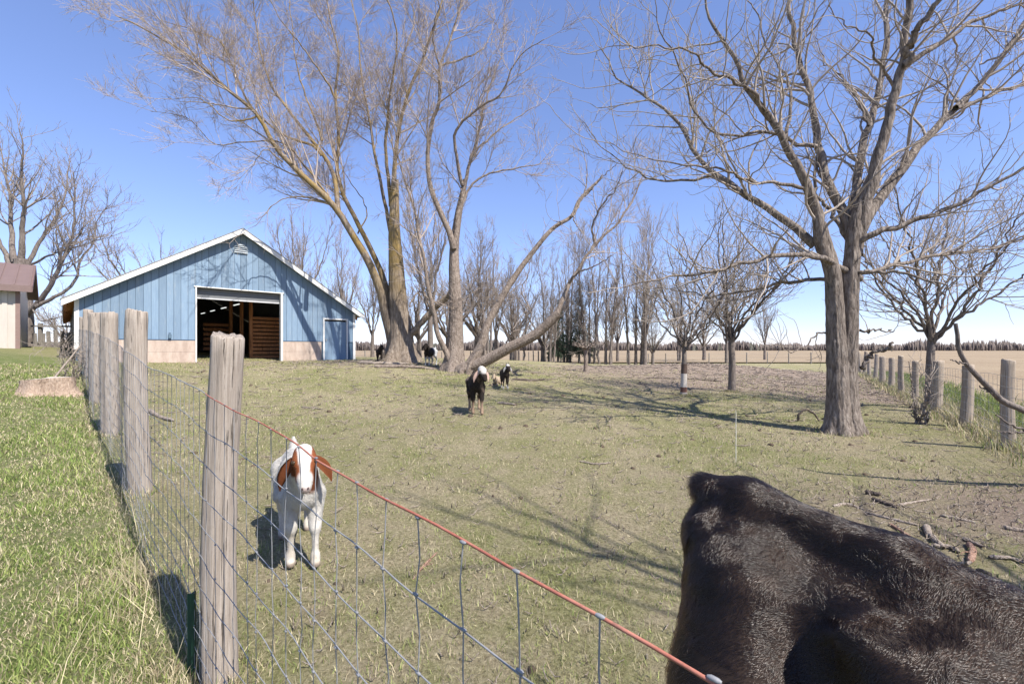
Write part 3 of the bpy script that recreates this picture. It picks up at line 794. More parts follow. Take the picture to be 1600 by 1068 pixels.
# --- big walnut at right
w = lambda *p: cr(p, 880, 0, 0.468)
WAL = [
 ([(1321, 684), (1320, 640), (1320, 590), (1324, 530), (1327, 470), (1331, 410), (1337, 350), (1351, 305), (1366, 272)], 0.235, 0.095, 0, -0.1),
 ([(1310, 684), (1310, 640), (1309, 590), (1306, 530), (1304, 480), (1301, 430), (1291, 390), (1280, 350)], 0.205, 0.115, -0.12, -0.12),
 (w((905,960),(880,860),(850,750),(815,620),(780,540),(730,460),(680,380),(600,290),(575,200),(500,90),(470,-20)), 0.165, 0.02, -0.1, -0.7),
 (w((840,820),(720,720),(600,640),(510,580),(430,500),(390,420),(290,330),(200,270),(120,150)), 0.105, 0.012, 0, 1.6),
 (w((990,930),(930,900),(850,860),(720,852),(590,885),(450,915),(340,925),(180,960)), 0.085, 0.01, 0.1, -1.6),
 (w((960,925),(890,925),(750,940),(630,968),(520,985),(420,975),(300,960)), 0.06, 0.008, 0.2, 1.8),
 (w((975,830),(950,740),(880,600),(860,500),(830,330),(790,220),(770,100),(750,-30)), 0.13, 0.04, 0, 0.8),
 (w((975,830),(968,720),(985,560),(1020,420),(1060,290),(1075,150),(1085,-30)), 0.12, 0.05, 0, 1.6),
 (w((980,800),(992,740),(1040,580),(1075,420),(1110,290),(1140,200),(1150,100),(1150,-30)), 0.155, 0.06, 0, -0.6),
 (w((1140,215),(1180,110),(1240,20),(1290,-60)), 0.085, 0.04, -0.5, -1.2),
 (w((975,850),(1010,740),(1090,620),(1200,470),(1310,360),(1420,240),(1538,80),(1650,-60)), 0.145, 0.03, 0, 0.8),
 (w((965,830),(1010,790),(1150,740),(1280,700),(1400,640),(1538,560),(1680,480)), 0.085, 0.015, 0, -1.2),
 (w((945,920),(1000,908),(1130,885),(1260,850),(1400,835),(1538,800),(1700,770)), 0.065, 0.012, 0, 1.4),
 (w((945,905),(1000,906),(1120,912),(1220,935),(1280,950)), 0.05, 0.018, 0, -0.8),
 (w((1310,360),(1400,330),(1538,280),(1680,240)), 0.06, 0.015, 0.3, 1.6),
 (w((1130,235),(1280,130),(1400,60),(1538,10),(1650,-20)), 0.065, 0.02, -0.4, 0.8),
 (w((850,490),(760,470),(680,435),(600,450),(500,440),(430,370),(400,240),(330,120),(300,-20)), 0.05, 0.008, 0.3, -1.4),
 (w((950,800),(890,710),(850,660),(835,600),(850,530)), 0.055, 0.03, 0.1, 0.4),
 (w((510,590),(400,600),(300,600),(220,560),(120,480),(50,380)), 0.04, 0.006, 0.8, 2.4),
 (w((815,630),(700,605),(600,600),(560,570),(460,560),(360,545),(260,520),(150,470)), 0.045, 0.006, -0.3, -1.8),
 (w((690,400),(620,300),(560,270),(480,220),(440,180),(330,160),(200,140)), 0.05, 0.007, -0.4, -2.2),
 (w((740,480),(760,350),(740,260),(690,180),(650,60),(600,-30)), 0.045, 0.012, -0.3, 1.3),
 (w((1020,420),(980,330),(930,260),(870,200),(840,120)), 0.035, 0.008, 0.6, 1.8),
 (w((1110,300),(1040,180),(1030,120),(950,90),(890,20)), 0.035, 0.008, -0.3, -1.4),
 ([(1345, 575), (1362, 555), (1385, 545), (1395, 535)], 0.05, 0.028, 0, -0.3),
 ([(1344, 516), (1370, 516), (1398, 517)], 0.028, 0.012, 0, 0.3),
 ([(1300, 518), (1280, 520), (1262, 538), (1240, 548), (1215, 545)], 0.025, 0.007, 0, -0.6),
]
lev_w = [
 dict(sides=6, s=dict(per_m=4.2, t0=0.18, t1=0.98, ang=(0.5, 1.15), lrel=(0.22, 0.5), lmin=0.5, lmax=2.0, k=9, wig=0.17, trop=0.06, rr=0.55, rend=0.005, rmin=0.006, thick=0.011)),
 dict(sides=4, s=dict(per_m=4.8, t0=0.12, t1=0.98, ang=(0.5, 1.2), lrel=(0.25, 0.55), lmin=0.22, lmax=0.9, k=7, wig=0.2, trop=0.08, rr=0.6, rend=0.0035, rmin=0.0042, thick=0.005)),
 dict(sides=3, s=dict(per_m=5.5, t0=0.2, t1=0.98, ang=(0.5, 1.2), lrel=(0.3, 0.6), lmin=0.07, lmax=0.32, k=4, wig=0.24, trop=0.1, rr=0.7, rend=0.003, rmin=0.0033, thick=0.002)),
]
hand_tree('walnut_tree', 'big bare spreading tree with thick grey trunk inside the right fence', 8.75, (1316, 680), WAL, M['walnut_bark'], M['walnut_twig'], lev_w, 21, cap=(13, 24), lscale=0.84, flare=0.4, trunk_n=2)

# --- great willow by the barn
a = lambda *p: cr(p, 180, 0, 0.468)
WIL1 = [
 ([(626, 562), (626, 520), (622, 480), (620, 440), (618, 400), (616, 350), (617, 281)], 0.55, 0.15, 0, -0.25),
 (a((925,1140),(905,1060),(880,950),(800,790),(735,690),(640,600),(540,500),(480,390),(380,300),(250,190),(120,110),(0,50)), 0.46, 0.03, 0, -3.2),
 (a((745,710),(735,620),(690,510),(600,400),(520,280),(480,150),(455,-30)), 0.22, 0.04, -0.8, 1.2),
 (a((690,520),(650,480),(560,450),(450,350),(400,240),(350,140),(260,100),(150,70)), 0.13, 0.02, -0.2, -2.6),
 (a((935,1060),(880,890),(810,750),(760,650),(740,560),(745,450),(735,300),(745,200),(720,60),(700,-40)), 0.30, 0.05, 0, 0.8),
 (a((735,330),(700,260),(620,150),(570,90),(520,10),(490,-40)), 0.10, 0.02, 0.4, -1.5),
 (a((690,470),(650,350),(610,240),(590,100),(580,-30)), 0.10, 0.03, -0.2, 2.0),
 (a((935,1000),(935,850),(930,720),(935,600),(945,450),(975,320),(1020,220),(1060,100),(1100,-30)), 0.34, 0.06, 0, -0.8),
 (a((930,830),(900,680),(880,580),(860,460),(840,350),(820,240),(810,100),(780,-30)), 0.19, 0.04, 0.1, 2.2),
 (a((920,690),(905,500),(910,380),(930,240),(940,100),(890,-30)), 0.18, 0.04, 0, -2.2),
 (a((735,690),(680,665),(600,658),(530,680),(480,740),(440,770)), 0.07, 0.012, -0.9, -2.2),
 (a((735,690),(640,560),(560,480),(430,470),(330,480),(250,400),(120,370)), 0.10, 0.012, -1.0, -2.6),
 (a((560,540),(500,500),(450,560),(400,610)), 0.05, 0.01, -1.8, -3.0),
 (a((810,780),(840,700),(780,600),(750,540)), 0.07, 0.02, 0.3, 1.4),
 (a((480,390),(380,400),(280,330),(180,330)), 0.07, 0.012, -2.0, -3.2),
 (a((975,320),(960,200),(1000,60),(960,-40)), 0.09, 0.03, -0.5, 1.8),
 ([(632, 535), (655, 508), (680, 480), (700, 462), (716, 440)], 0.30, 0.22, 0, -1.2),
]
lev_l = [
 dict(sides=5, s=dict(per_m=2.5, t0=0.34, t1=0.98, ang=(0.3, 0.95), lrel=(0.18, 0.45), lmin=0.9, lmax=3.2, k=7, wig=0.12, trop=0.05, rr=0.5, rend=0.006, rmin=0.009, thick=0.010)),
 dict(sides=3, s=dict(per_m=5.2, t0=0.15, t1=0.98, ang=(0.35, 0.95), lrel=(0.25, 0.5), lmin=0.5, lmax=1.3, k=5, wig=0.14, trop=0.03, rr=0.6, rend=0.004, rmin=0.0065, thick=0.005)),
 dict(sides=3, s=dict(per_m=8.0, t0=0.12, t1=0.98, ang=(0.35, 1.0), lrel=(0.35, 0.7), lmin=0.3, lmax=0.8, k=2, wig=0.16, trop=0.01, rr=0.7, rend=0.0035, rmin=0.0055, thick=0.002)),
 dict(sides=3, s=dict(per_m=6.5, t0=0.1, t1=0.98, ang=(0.35, 1.0), lrel=(0.4, 0.75), lmin=0.16, lmax=0.42, k=2, wig=0.16, trop=0.0, rr=0.8, rend=0.0028, rmin=0.0045, thick=0.001)),
]
hand_tree('willow_tree', 'huge many-stemmed willow with lichen-yellow limbs leaning over the barn', 20, (626, 562), WIL1, M['willow_bark'], M['willow_twig'], lev_l, 31, cap=(16,), lscale=0.52, flare=0.35)
WIL2 = [
 ([(709, 582), (711, 545), (712, 490), (710, 430), (710, 385), (716, 337), (727, 281)], 0.36, 0.09, 0, 0.3),
 (a((1130,830),(1110,760),(1060,650),(1045,560),(1050,440),(1080,340),(1085,220),(1130,100),(1165,-30)), 0.20, 0.04, 0, -0.6),
 (a((1130,820),(1145,720),(1170,600),(1190,520),(1210,460),(1228,370)), 0.17, 0.06, 0, 0.6),
 (a((1160,620),(1140,520),(1135,440),(1200,370),(1290,310),(1340,200),(1430,130)), 0.12, 0.02, 0.2, -1.5),
 (a((1145,720),(1200,610),(1290,570),(1400,550),(1450,510)), 0.10, 0.015, 0.1, 1.4),
 ([(705, 570), (690, 535), (678, 495), (670, 450), (660, 395), (648, 330), (636, 290), (625, 262), (618, 220)], 0.19, 0.03, -0.2, -1.2),
 (a((1185,540),(1230,480),(1330,400),(1430,340)), 0.08, 0.012, 0.3, 1.8),
 (a((1085,220),(1150,200),(1220,170),(1250,120),(1290,40)), 0.07, 0.012, -0.4, 0.8),
 (a((1085,230),(1060,120),(1080,20),(1060,-30)), 0.07, 0.02, -0.4, -1.5),
 (a((1225,380),(1260,260),(1290,180),(1300,60)), 0.06, 0.015, 0.6, 1.6),
 ([(640, 480), (655, 455), (675, 470), (700, 475)], 0.05, 0.03, -0.6, 0),
]
hand_tree('willow_tree', 'tall grey willow with curving stems, right of the lichen-yellow willow', 17.6, (709, 581), WIL2, M['leaning_bark'], M['willow_twig'], lev_l, 32, lscale=0.66)
c5 = lambda *p: cr(p, 620, 240, 0.337)
lev_c = [dict(l, s=dict(l['s'], per_m=l['s']['per_m']*0.85)) for l in lev_l]
LEAN = [
 (c5((330,1000),(390,890),(420,790),(480,680),(540,580),(620,470),(720,350),(810,290),(850,210),(950,110)), 0.17, 0.045, 0, 1.2),
 (c5((300,1005),(420,955),(520,900),(640,840),(750,740)), 0.22, 0.16, 0.1, -0.6),
 (c5((740,745),(790,620),(830,560),(920,420),(1000,350),(1080,240),(1110,170),(1150,90)), 0.13, 0.03, -0.6, 0.6),
 (c5((800,600),(840,550),(920,520),(1000,470)), 0.07, 0.02, -0.6, -1.6),
 (c5((580,860),(620,740),(580,640),(600,580),(625,500)), 0.05, 0.02, -0.2, -0.7),
 (c5((920,430),(905,330),(950,240),(1010,170),(1050,80)), 0.07, 0.02, 0.1, -1.0),
 (c5((500,895),(540,810)), 0.04, 0.02, -0.1, -0.4),
 (c5((720,350),(760,320),(730,310)), 0.05, 0.02, 0.5, 0.2),
 (c5((815,290),(870,180),(880,60),(860,-40)), 0.06, 0.015, 0.8, 1.8),
 (c5((810,280),(850,360)), 0.05, 0.02, 0.8, 0.6),
 (c5((870,200),(960,100),(1040,30)), 0.05, 0.012, 0.9, 0.0),
]
hand_tree('leaning_willow', 'half-fallen willow, one stem leaning right and one lying low', 17.0, (728, 577), LEAN, M['leaning_bark'], M['willow_twig'], lev_c, 33, trunk_n=2, lscale=0.7, flare=0.1)

# --- tree behind the shed
c3 = lambda *p: cr(p, 0, 200, 0.2996)
SH = [
 ([(38, 560), (38, 500), (36, 450), (34, 405)], 0.42, 0.33, 0, 0),
 (c3((110,690),(120,500),(125,380),(110,250),(120,120),(100,0)), 0.22, 0.03, 0, -1),
 (c3((80,700),(60,560),(50,350),(20,200),(0,80)), 0.22, 0.03, 0, 1),
 (c3((60,720),(-20,560),(-100,400)), 0.2, 0.05, 0, 0.5),
 (c3((140,720),(220,570),(300,450),(345,330),(360,160)), 0.17, 0.02, 0, 1.5),
 (c3((120,1000),(180,930),(260,830),(330,680),(380,540),(390,380),(385,230)), 0.24, 0.025, 0, -1.2),
 (c3((190,930),(340,850),(400,780),(420,680),(490,590),(510,480),(560,400)), 0.15, 0.02, -0.3, 0.8),
 (c3((150,720),(260,660),(370,630),(490,590),(600,560)), 0.1, 0.012, 0, -1.5),
 (c3((330,690),(430,520),(450,380),(490,290)), 0.08, 0.012, -0.7, 0.6),
 (c3((170,940),(210,1000),(300,990)), 0.06, 0.02, -0.2, -0.8),
 (c3((490,600),(540,660),(600,650)), 0.05, 0.01, 0.3, -0.8),
 (c3((120,560),(180,520),(280,420),(330,350)), 0.08, 0.015, 0, 1.6),
]
lev_s = [
 dict(sides=5, s=dict(per_m=3.2, t0=0.25, t1=0.98, ang=(0.35, 0.95), lrel=(0.22, 0.45), lmin=0.8, lmax=2.6, k=8, wig=0.13, trop=0.08, rr=0.55, rend=0.008, rmin=0.012)),
 dict(sides=3, s=dict(per_m=4.0, t0=0.15, t1=0.98, ang=(0.4, 1.0), lrel=(0.25, 0.5), lmin=0.4, lmax=1.2, k=6, wig=0.14, trop=0.06, rr=0.6, rend=0.006, rmin=0.009)),
 dict(sides=3, s=dict(per_m=5.0, t0=0.15, t1=0.98, ang=(0.4, 1.0), lrel=(0.3, 0.6), lmin=0.2, lmax=0.6, k=2, wig=0.16, trop=0.05, rr=0.7, rend=0.005, rmin=0.007)),
]
hand_tree('yard_tree', 'large bare tree behind the shed with limbs reaching right', 25, (38, 545), SH, M['grey_bark'], M['grey_twig'], lev_s, 34, lscale=0.75)

# --- middle trees in the pasture
def up_tree(seed, trunk_h, limbs, spread, h, r, lean=0.0, thin=0.45):
    """synthetic limb list in local metres: trunk + rising limbs"""
    rng = np.random.default_rng(seed)
    tr = np.array([[0, 0, -0.2], [0.02, 0, trunk_h*0.5], [lean, 0.02, trunk_h]])
    out = [(catmull(tr, 20), np.linspace(r*1.05, r*0.8, 20), True)]
    for i in range(limbs):
        a = i/limbs*2*np.pi + rng.uniform(-0.4, 0.4); s = spread*rng.uniform(0.55, 1.0)
        z0 = trunk_h*rng.uniform(0.86, 1.0) if i else trunk_h
        if i == 0: s *= 0.15
        top = h*rng.uniform(0.75, 1.0)*(1 - 0.25*(s/spread))
        e = np.array([[lean, 0, z0-0.1], [lean+0.35*s*np.cos(a), 0.35*s*np.sin(a), z0+(top-z0)*0.35],
                      [lean+0.75*s*np.cos(a), 0.75*s*np.sin(a), z0+(top-z0)*0.7], [lean+s*np.cos(a), s*np.sin(a), top]])
        e[1:] += rng.normal(0, 0.10, (3, 3))
        out.append((catmull(e, 24), np.linspace(r*thin, 0.012, 24), False))
    return out
def local_tree(name, limbs, bark_m, twig_m, levels, seed):
    rng = np.random.default_rng(seed)
    root = bpy.data.objects.new(name, None); C.objects.link(root)
    bP, bR = [], []
    for P, R, tr in limbs:
        n = 24; P = catmull(P, n); R = np.interp(np.linspace(0, 1, n), np.linspace(0, 1, len(R)), R)
        if tr: R = R*(1+0.35*np.exp(-np.linspace(0, 12, n)))
        else: P = P + np.vstack([np.zeros((1, 3)), rng.normal(0, 0.03, (n-1, 3))])
        s = 16 if tr else 8
        V, Q = tubes([(P[None], rough_radius(R, s, rng, 0.04)[None], s)])
        link('trunk' if tr else 'limb', np_mesh('limb', V, Q), bark_m, root)
        if not tr: bP.append(P); bR.append(R)
    P, R = np.stack(bP), np.stack(bR); groups = []
    for lv in levels:
        P, R = spawn(rng, P, R, **lv['s']); groups.append((P, R, lv['sides']))
    V, Q = tubes(groups); link('crown', np_mesh('crown', V, Q), twig_m, root)
    return root
lev_m = [
 dict(sides=5, s=dict(per_m=4.0, t0=0.12, t1=0.98, ang=(0.4, 1.0), lrel=(0.22, 0.5), lmin=0.5, lmax=1.9, k=7, wig=0.11, trop=0.06, rr=0.55, rend=0.005, rmin=0.007, thick=0.007)),
 dict(sides=3, s=dict(per_m=4.4, t0=0.15, t1=0.98, ang=(0.4, 1.0), lrel=(0.25, 0.55), lmin=0.25, lmax=0.9, k=5, wig=0.14, trop=0.06, rr=0.6, rend=0.0045, rmin=0.0055, thick=0.003)),
 dict(sides=3, s=dict(per_m=4.4, t0=0.2, t1=0.98, ang=(0.4, 1.0), lrel=(0.3, 0.6), lmin=0.1, lmax=0.4, k=3, wig=0.18, trop=0.07, rr=0.7, rend=0.004, rmin=0.0045, thick=0.001)),
]
def place(root, px, d, label, group=None, cat='tree', scale=1.0, rotz=0.0, zs=None):
    x = (px-800)/F*d
    root.location = (x, d, g1(x, d)-0.03); root.rotation_euler = (0, 0, rotz); root.scale = (scale, scale, zs or scale)
    return tag(root, label, cat, group)
# banded-trunk tree
t1 = local_tree('young_tree', up_tree(51, 1.75, 12, 2.5, 5.6, 0.085, 0.03, 0.36), M['grey_bark'], M['walnut_twig'], lev_m, 51)
place(t1, 1068, 14.2, 'young bare tree with pale and brown banded lower trunk', scale=1.0)
bands = [(0.02, 0.14, (0.42, 0.36, 0.31)), (0.14, 0.30, (0.15, 0.075, 0.055)), (0.30, 0.72, (0.50, 0.45, 0.40)), (0.72, 1.02, (0.11, 0.075, 0.06))]
for z0, z1, cc in bands:
    zz = np.linspace(z0, z1, 5); P = np.stack([0.02*zz/0.9, 0*zz, zz], -1)[None]
    V, Q = tubes([(P, np.interp(zz, [0, 0.2, 0.5, 1.1], [0.118, 0.094, 0.09, 0.087])[None]+0.003, 16)])
    link('trunk_band', np_mesh('trunk_band', V, Q), plain('band', cc, 0.9, 0.25, 12), t1)
t2 = local_tree('young_tree', up_tree(52, 2.0, 13, 2.7, 7.0, 0.115, -0.02, 0.34), M['grey_bark'], M['walnut_twig'], lev_m, 52)
place(t2, 1143, 15.3, 'young bare tree with straight plain trunk right of the banded trunk')
t3 = local_tree('young_tree', up_tree(53, 2.0, 10, 2.5, 6.6, 0.10, 0.08, 0.4), M['grey_bark'], M['walnut_twig'], lev_m, 53)
place(t3, 1452, 11.6, 'bare tree forking low, growing in the field-side fence line')
# lopped little tree
rg = np.random.default_rng(4)
lop = [(np.array([[0, 0, -0.1], [0.01, 0, 0.6], [0, 0, 1.25]]), np.linspace(0.11, 0.09, 20), True)]
for i in range(7):
    an = i*0.9; lop.append((np.array([[0, 0, 1.15], [0.25*np.cos(an), 0.25*np.sin(an), 1.3], [0.6*np.cos(an), 0.6*np.sin(an), 1.35+0.3*rg.random()]]), np.linspace(0.06, 0.012, 20), False))
t4 = local_tree('lopped_tree', lop, M['leaning_bark'], M['walnut_twig'], lev_m[1:], 55)
place(t4, 915, 23, 'small lopped tree with knobby head on a short pale trunk')

# --- wood strip behind: three kinds, copied
lev_b = [
 dict(sides=4, s=dict(per_m=2.4, t0=0.12, t1=0.98, ang=(0.35, 0.9), lrel=(0.18, 0.4), lmin=0.8, lmax=3.2, k=6, wig=0.12, trop=0.10, rr=0.5, rend=0.009, rmin=0.012, thick=0.009)),
 dict(sides=3, s=dict(per_m=3.6, t0=0.12, t1=0.98, ang=(0.35, 0.9), lrel=(0.25, 0.5), lmin=0.4, lmax=1.5, k=4, wig=0.13, trop=0.08, rr=0.6, rend=0.008, rmin=0.010, thick=0.004)),
 dict(sides=3, s=dict(per_m=5.0, t0=0.12, t1=0.98, ang=(0.35, 0.9), lrel=(0.3, 0.6), lmin=0.25, lmax=0.8, k=2, wig=0.14, trop=0.06, rr=0.7, rend=0.007, rmin=0.0085, thick=0.001)),
]
lev_pole = [dict(l, s=dict(l['s'], ang=(0.3, 0.7), trop=0.14)) for l in lev_b]
broad = [local_tree('bare_tree', up_tree(60+k, 2.2, 9, 4.6, 11.5, 0.26), M['grey_bark'], M['grey_twig'], lev_b, 60+k) for k in range(2)]
tall = [local_tree('bare_tree', up_tree(70+k, 2.6, 6, 2.6, 13.0, 0.2), M['grey_bark'], M['grey_twig'], lev_pole, 70+k) for k in range(2)]
def pole_tree(seed):
    rng = np.random.default_rng(seed); out = []
    for i in range(4):
        a = rng.uniform(0, 6.28); s = 0.5 if i else 0.1
        x0, y0 = s*np.cos(a), s*np.sin(a); h = rng.uniform(9, 12)
        e = np.array([[x0, y0, -0.2], [x0*1.5, y0*1.5, h*0.35], [x0*2.2, y0*2.2, h*0.7], [x0*3+rng.normal(0, .3), y0*3, h]])
        out.append((catmull(e, 24), np.linspace(0.12, 0.012, 24), i == 0)); 
        if i == 0: out.append((catmull(e, 24), np.linspace(0.115, 0.012, 24)*0.95, False))
    return out
poles = [local_tree('bare_tree', pole_tree(80+k), M['grey_bark'], M['grey_twig'], lev_pole, 80+k) for k in range(2)]
strip = [  # proto list, column, distance, scale, label
 (broad, 250, 36, 1.12, 'round-crowned bare tree showing above the left slope of the barn roof'),
 (broad, 425, 40, 0.85, 'bare tree showing just right of the barn peak'),
 (tall, 470, 33, 0.98, 'tall bare tree with pale forked stems rising behind the right roof slope'),
 (tall, 535, 42, 1.0, 'slender bare tree behind the lower end of the right roof slope'),
 (tall, 582, 30, 0.62, 'smaller bare tree with a hooked side limb just left of the great willow'),
 (broad, 655, 40, 0.85, 'bare tree in the wood strip behind the two upright willows'),
 (tall, 672, 29, 0.95, 'dark-stemmed bare tree between the two upright willows'),
 (broad, 745, 38, 1.0, 'wide twiggy bare tree behind the base of the leaning willow'),
 (tall, 775, 44, 0.95, 'bare tree of the wood strip directly under the middle of the leaning stem'),
 (poles, 812, 42, 0.8, 'clump of thin bare poles rising above the low lying willow stem'),
 (broad, 848, 47, 0.85, 'wide bare tree just left of the left spruce'),
 (poles, 858, 41, 0.85, 'clump of bare poles touching the left spruce'),
 (poles, 922, 43, 0.95, 'bare clump of straight poles just right of the spruces'),
 (poles, 945, 41, 1.05, 'taller bare clump of straight poles behind the lopped tree'),
 (poles, 992, 42, 1.1, 'bare multi-stemmed clump right of the lopped tree, tallest of the strip'),
 (tall, 1008, 40, 0.9, 'bare tree joined to the multi-stemmed clump, its right edge'),
 (broad, 1020, 41, 0.55, 'small spreading bare tree at the right end of the wood strip'),
 (tall, 1135, 47, 0.8, 'bare tree standing behind the plain straight young trunk'),
 (poles, 1060, 52, 0.8, 'thin bare clump behind the banded young tree'),
 (broad, 105, 50, 0.8, 'bare tree far behind the gap between shed and barn'),
 (tall, 715, 46, 0.9, 'tall bare tree hidden behind the grey willow trunk'),
 (poles, 888, 46, 1.0, 'bare clump of poles among the spruces'),
 (broad, 505, 48, 0.95, 'bare tree behind the barn between the pale forked tree and the slender one'),
 (broad, 700, 34, 0.75, 'bushy bare tree seen just left of the grey willow trunk'),
 (broad, 800, 50, 1.0, 'farthest wide bare tree seen between the leaning stem and the spruces'),
 (tall, 965, 50, 0.85, 'bare tree in the gap between the two pole clumps'),
 (broad, 1100, 56, 0.85, 'wide bare tree in the background between the banded and the plain young trunks'),
 (tall, 1195, 58, 0.8, 'bare tree in the background right of the plain young trunk'),
 (poles, 762, 36, 0.85, 'bare clump of poles right behind the leaning willow stem'),
]
used = set(); srng = np.random.default_rng(17)
for i, (pl, px, d, s, lab) in enumerate(strip):
    v = i % 2; key = (id(pl), v)
    o = pl[v] if key not in used else copy_tree(pl[v]); used.add(key)
    place(o, px, d, lab, 'bare trees of the wood strip', scale=s, rotz=srng.uniform(0, 6.28), zs=s*srng.uniform(0.92, 1.06))

# --- spruces
def spruce(seed, h):
    rng = np.random.default_rng(seed)
    root = bpy.data.objects.new('spruce_tree', None); C.objects.link(root)
    P = np.array([[0, 0, -0.2], [0, 0, h*0.5], [0, 0, h]]); V, Q = tubes([(catmull(P, 12)[None], np.linspace(0.13, 0.01, 12)[None], 8)])
    link('trunk', np_mesh('trunk', V, Q), M['grey_bark'], root)
    n = 420; z = h*(0.12+0.88*rng.random(n)**1.1); a = rng.uniform(0, 6.28, n); L = (1-z/h)*h*0.24*rng.uniform(0.6, 1.1, n)+0.15
    k = 5; t = np.linspace(0, 1, k)
    B = np.stack([np.cos(a)[:, None]*L[:, None]*t, np.sin(a)[:, None]*L[:, None]*t, z[:, None]+L[:, None]*(0.12*t-0.38*t**2)], -1)
    V, Q = tubes([(B, np.tile(np.linspace(0.018, 0.006, k), (n, 1)), 3)])
    Bn, Rn = spawn(rng, B, np.full((n, k), 0.012), per_m=11, t0=0.1, t1=1.0, ang=(0.5, 1.3), lrel=(0.12, 0.3), lmin=0.1, lmax=0.35, k=3, wig=0.1, trop=-0.12, rr=1, rend=0.012, rmin=0.024)
    V2, Q2 = tubes([(Bn, Rn, 3)])
    link('crown', np_mesh('crown', np.vstack([V, V2]), np.vstack([Q, Q2+len(V)])), plain('spruce_green', (0.06, 0.085, 0.055), 0.9, 0.35, 3, bump=0), root)
    return root
for px, d, h, lab in ((872, 44, 6.2, 'dark spruce left of the lopped tree, left one of the pair'), (905, 46, 8.4, 'dark spruce behind the lopped tree, taller right one of the pair')):
    place(spruce(int(px), h), px, d, lab, 'spruces in the wood strip')

# --- tree behind the photographer (only its shadow reaches the picture)
lev_sh = [dict(sides=5, s=dict(per_m=1.4, t0=0.25, t1=0.98, ang=(0.4, 1.0), lrel=(0.25, 0.5), lmin=0.6, lmax=2.2, k=7, wig=0.12, trop=0.05, rr=0.6, rend=0.008, rmin=0.012, thick=0.012))]
t5 = local_tree('shade_tree', up_tree(90, 2.6, 11, 4.8, 10.0, 0.24, 0, 0.3), M['grey_bark'], M['walnut_twig'], lev_sh, 90)
t5.location = (6.3, -1.9, 0); t5.rotation_euler = (0, 0, 0.9); tag(t5, 'bare tree outside the view at right whose branch shadows cross cow and turf', 'tree')

# --- distant woods
rng = np.random.default_rng(99)
n = 11000; ang = rng.uniform(-0.95, 0.95, n); dist = rng.uniform(380, 520, n)
hgt = rng.uniform(0.55, 1.0, n)*(4+9*fbm(ang*26+40, ang*0+3, 4)); con = (fbm(ang*60+9, ang*0+1, 2) > 0.66) & (rng.random(n) < 0.6)
base = np.stack([np.tan(ang)*dist, dist, np.full(n, -0.2)], -1); top = base + np.stack([rng.normal(0, .5, n), rng.normal(0, .5, n), hgt], -1)
P = np.stack([base, base*0.45+top*0.55, top], 1)
R = np.where(con[:, None], np.array([[1.7, 1.0, .05]]), np.array([[.35, .8, .12]]))*rng.uniform(.6, 1.5, (n, 1))
V, Q = tubes([(P, R, 3)])
cc = np.where(con[:, None], np.array([[0.035, 0.05, 0.032]]), np.array([[0.17, 0.14, 0.125]])*rng.uniform(0.6, 1.3, (n, 1))); k = 3
m = NT('far_woods'); mw = m.done(m.mix(m.noise(m.coord('Object'), 0.9, 6, 0.7), m.attr('col').outputs['Color'], (0.14, 0.12, 0.11)), 1.0, None, 0.05)
kind(link('distant_woods', np_mesh('distant_woods', V, Q, attrs={'col': np.repeat(cc, k*3, 0)}), mw), 'stuff')

# ------------------------------------------------------------------ things lying and standing in the pasture
def gpt(px, py, dz=0.0):
    d = CH*F/max(py-HY, 3)
    for _ in range(40):
        x = (px-800)/F*d; z = g1(x, d)+dz
        d = 0.5*d + 0.5*(CH-z)*F/max(py-HY, 3)
    return np.array([(px-800)/F*d, d, g1((px-800)/F*d, d)+dz])
drng = np.random.default_rng(77)
M['dead_wood'] = bark('dead_wood', [(0.3, (0.13, 0.10, 0.08)), (0.5, (0.34, 0.28, 0.23)), (0.75, (0.55, 0.48, 0.41))], scale=2.5, zs=1)
M['dark_stick'] = bark('dark_stick', [(0.3, (0.05, 0.04, 0.035)), (0.5, (0.12, 0.095, 0.08)), (0.75, (0.26, 0.21, 0.18))], scale=2.5, zs=1)
M['red_stick'] = bark('red_stick', [(0.3, (0.16, 0.09, 0.06)), (0.5, (0.36, 0.22, 0.16)), (0.75, (0.52, 0.37, 0.29))], scale=2.5, zs=1)
def stick(name, label, pts, r0, r1, mat, cat='branch', group=None, forks=2, n=12):
    P = catmull(pts, n); P[1:-1] += drng.normal(0, r0*0.12, (n-2, 3))
    o = P[0].copy(); P = P-o
    R = np.linspace(r0, r1, n); R[0] *= 0.5; R[-1] *= 0.4
    V, Q = tubes([(P[None], rough_radius(R, 8, drng, 0.05)[None], 8)])
    if forks:
        a, b = spawn(drng, P[None], R[None], per_m=forks/max(np.linalg.norm(P[-1]), 0.2), t0=0.3, t1=0.9, ang=(0.4, 0.9), lrel=(0.2, 0.4), lmin=0.1, lmax=0.5, k=5, wig=0.15, trop=0, rr=0.5, rend=0.003, rmin=0.004, end=False)
        V2, Q2 = tubes([(a, b, 5)]); Q = np.vstack([Q, Q2+len(V)]); V = np.vstack([V, V2])
    return tag(link(name, np_mesh(name, V, Q), mat, loc=tuple(o)), label, cat, group)
c8 = lambda a, b: (1280+0.2435*a, 660+0.2435*b)
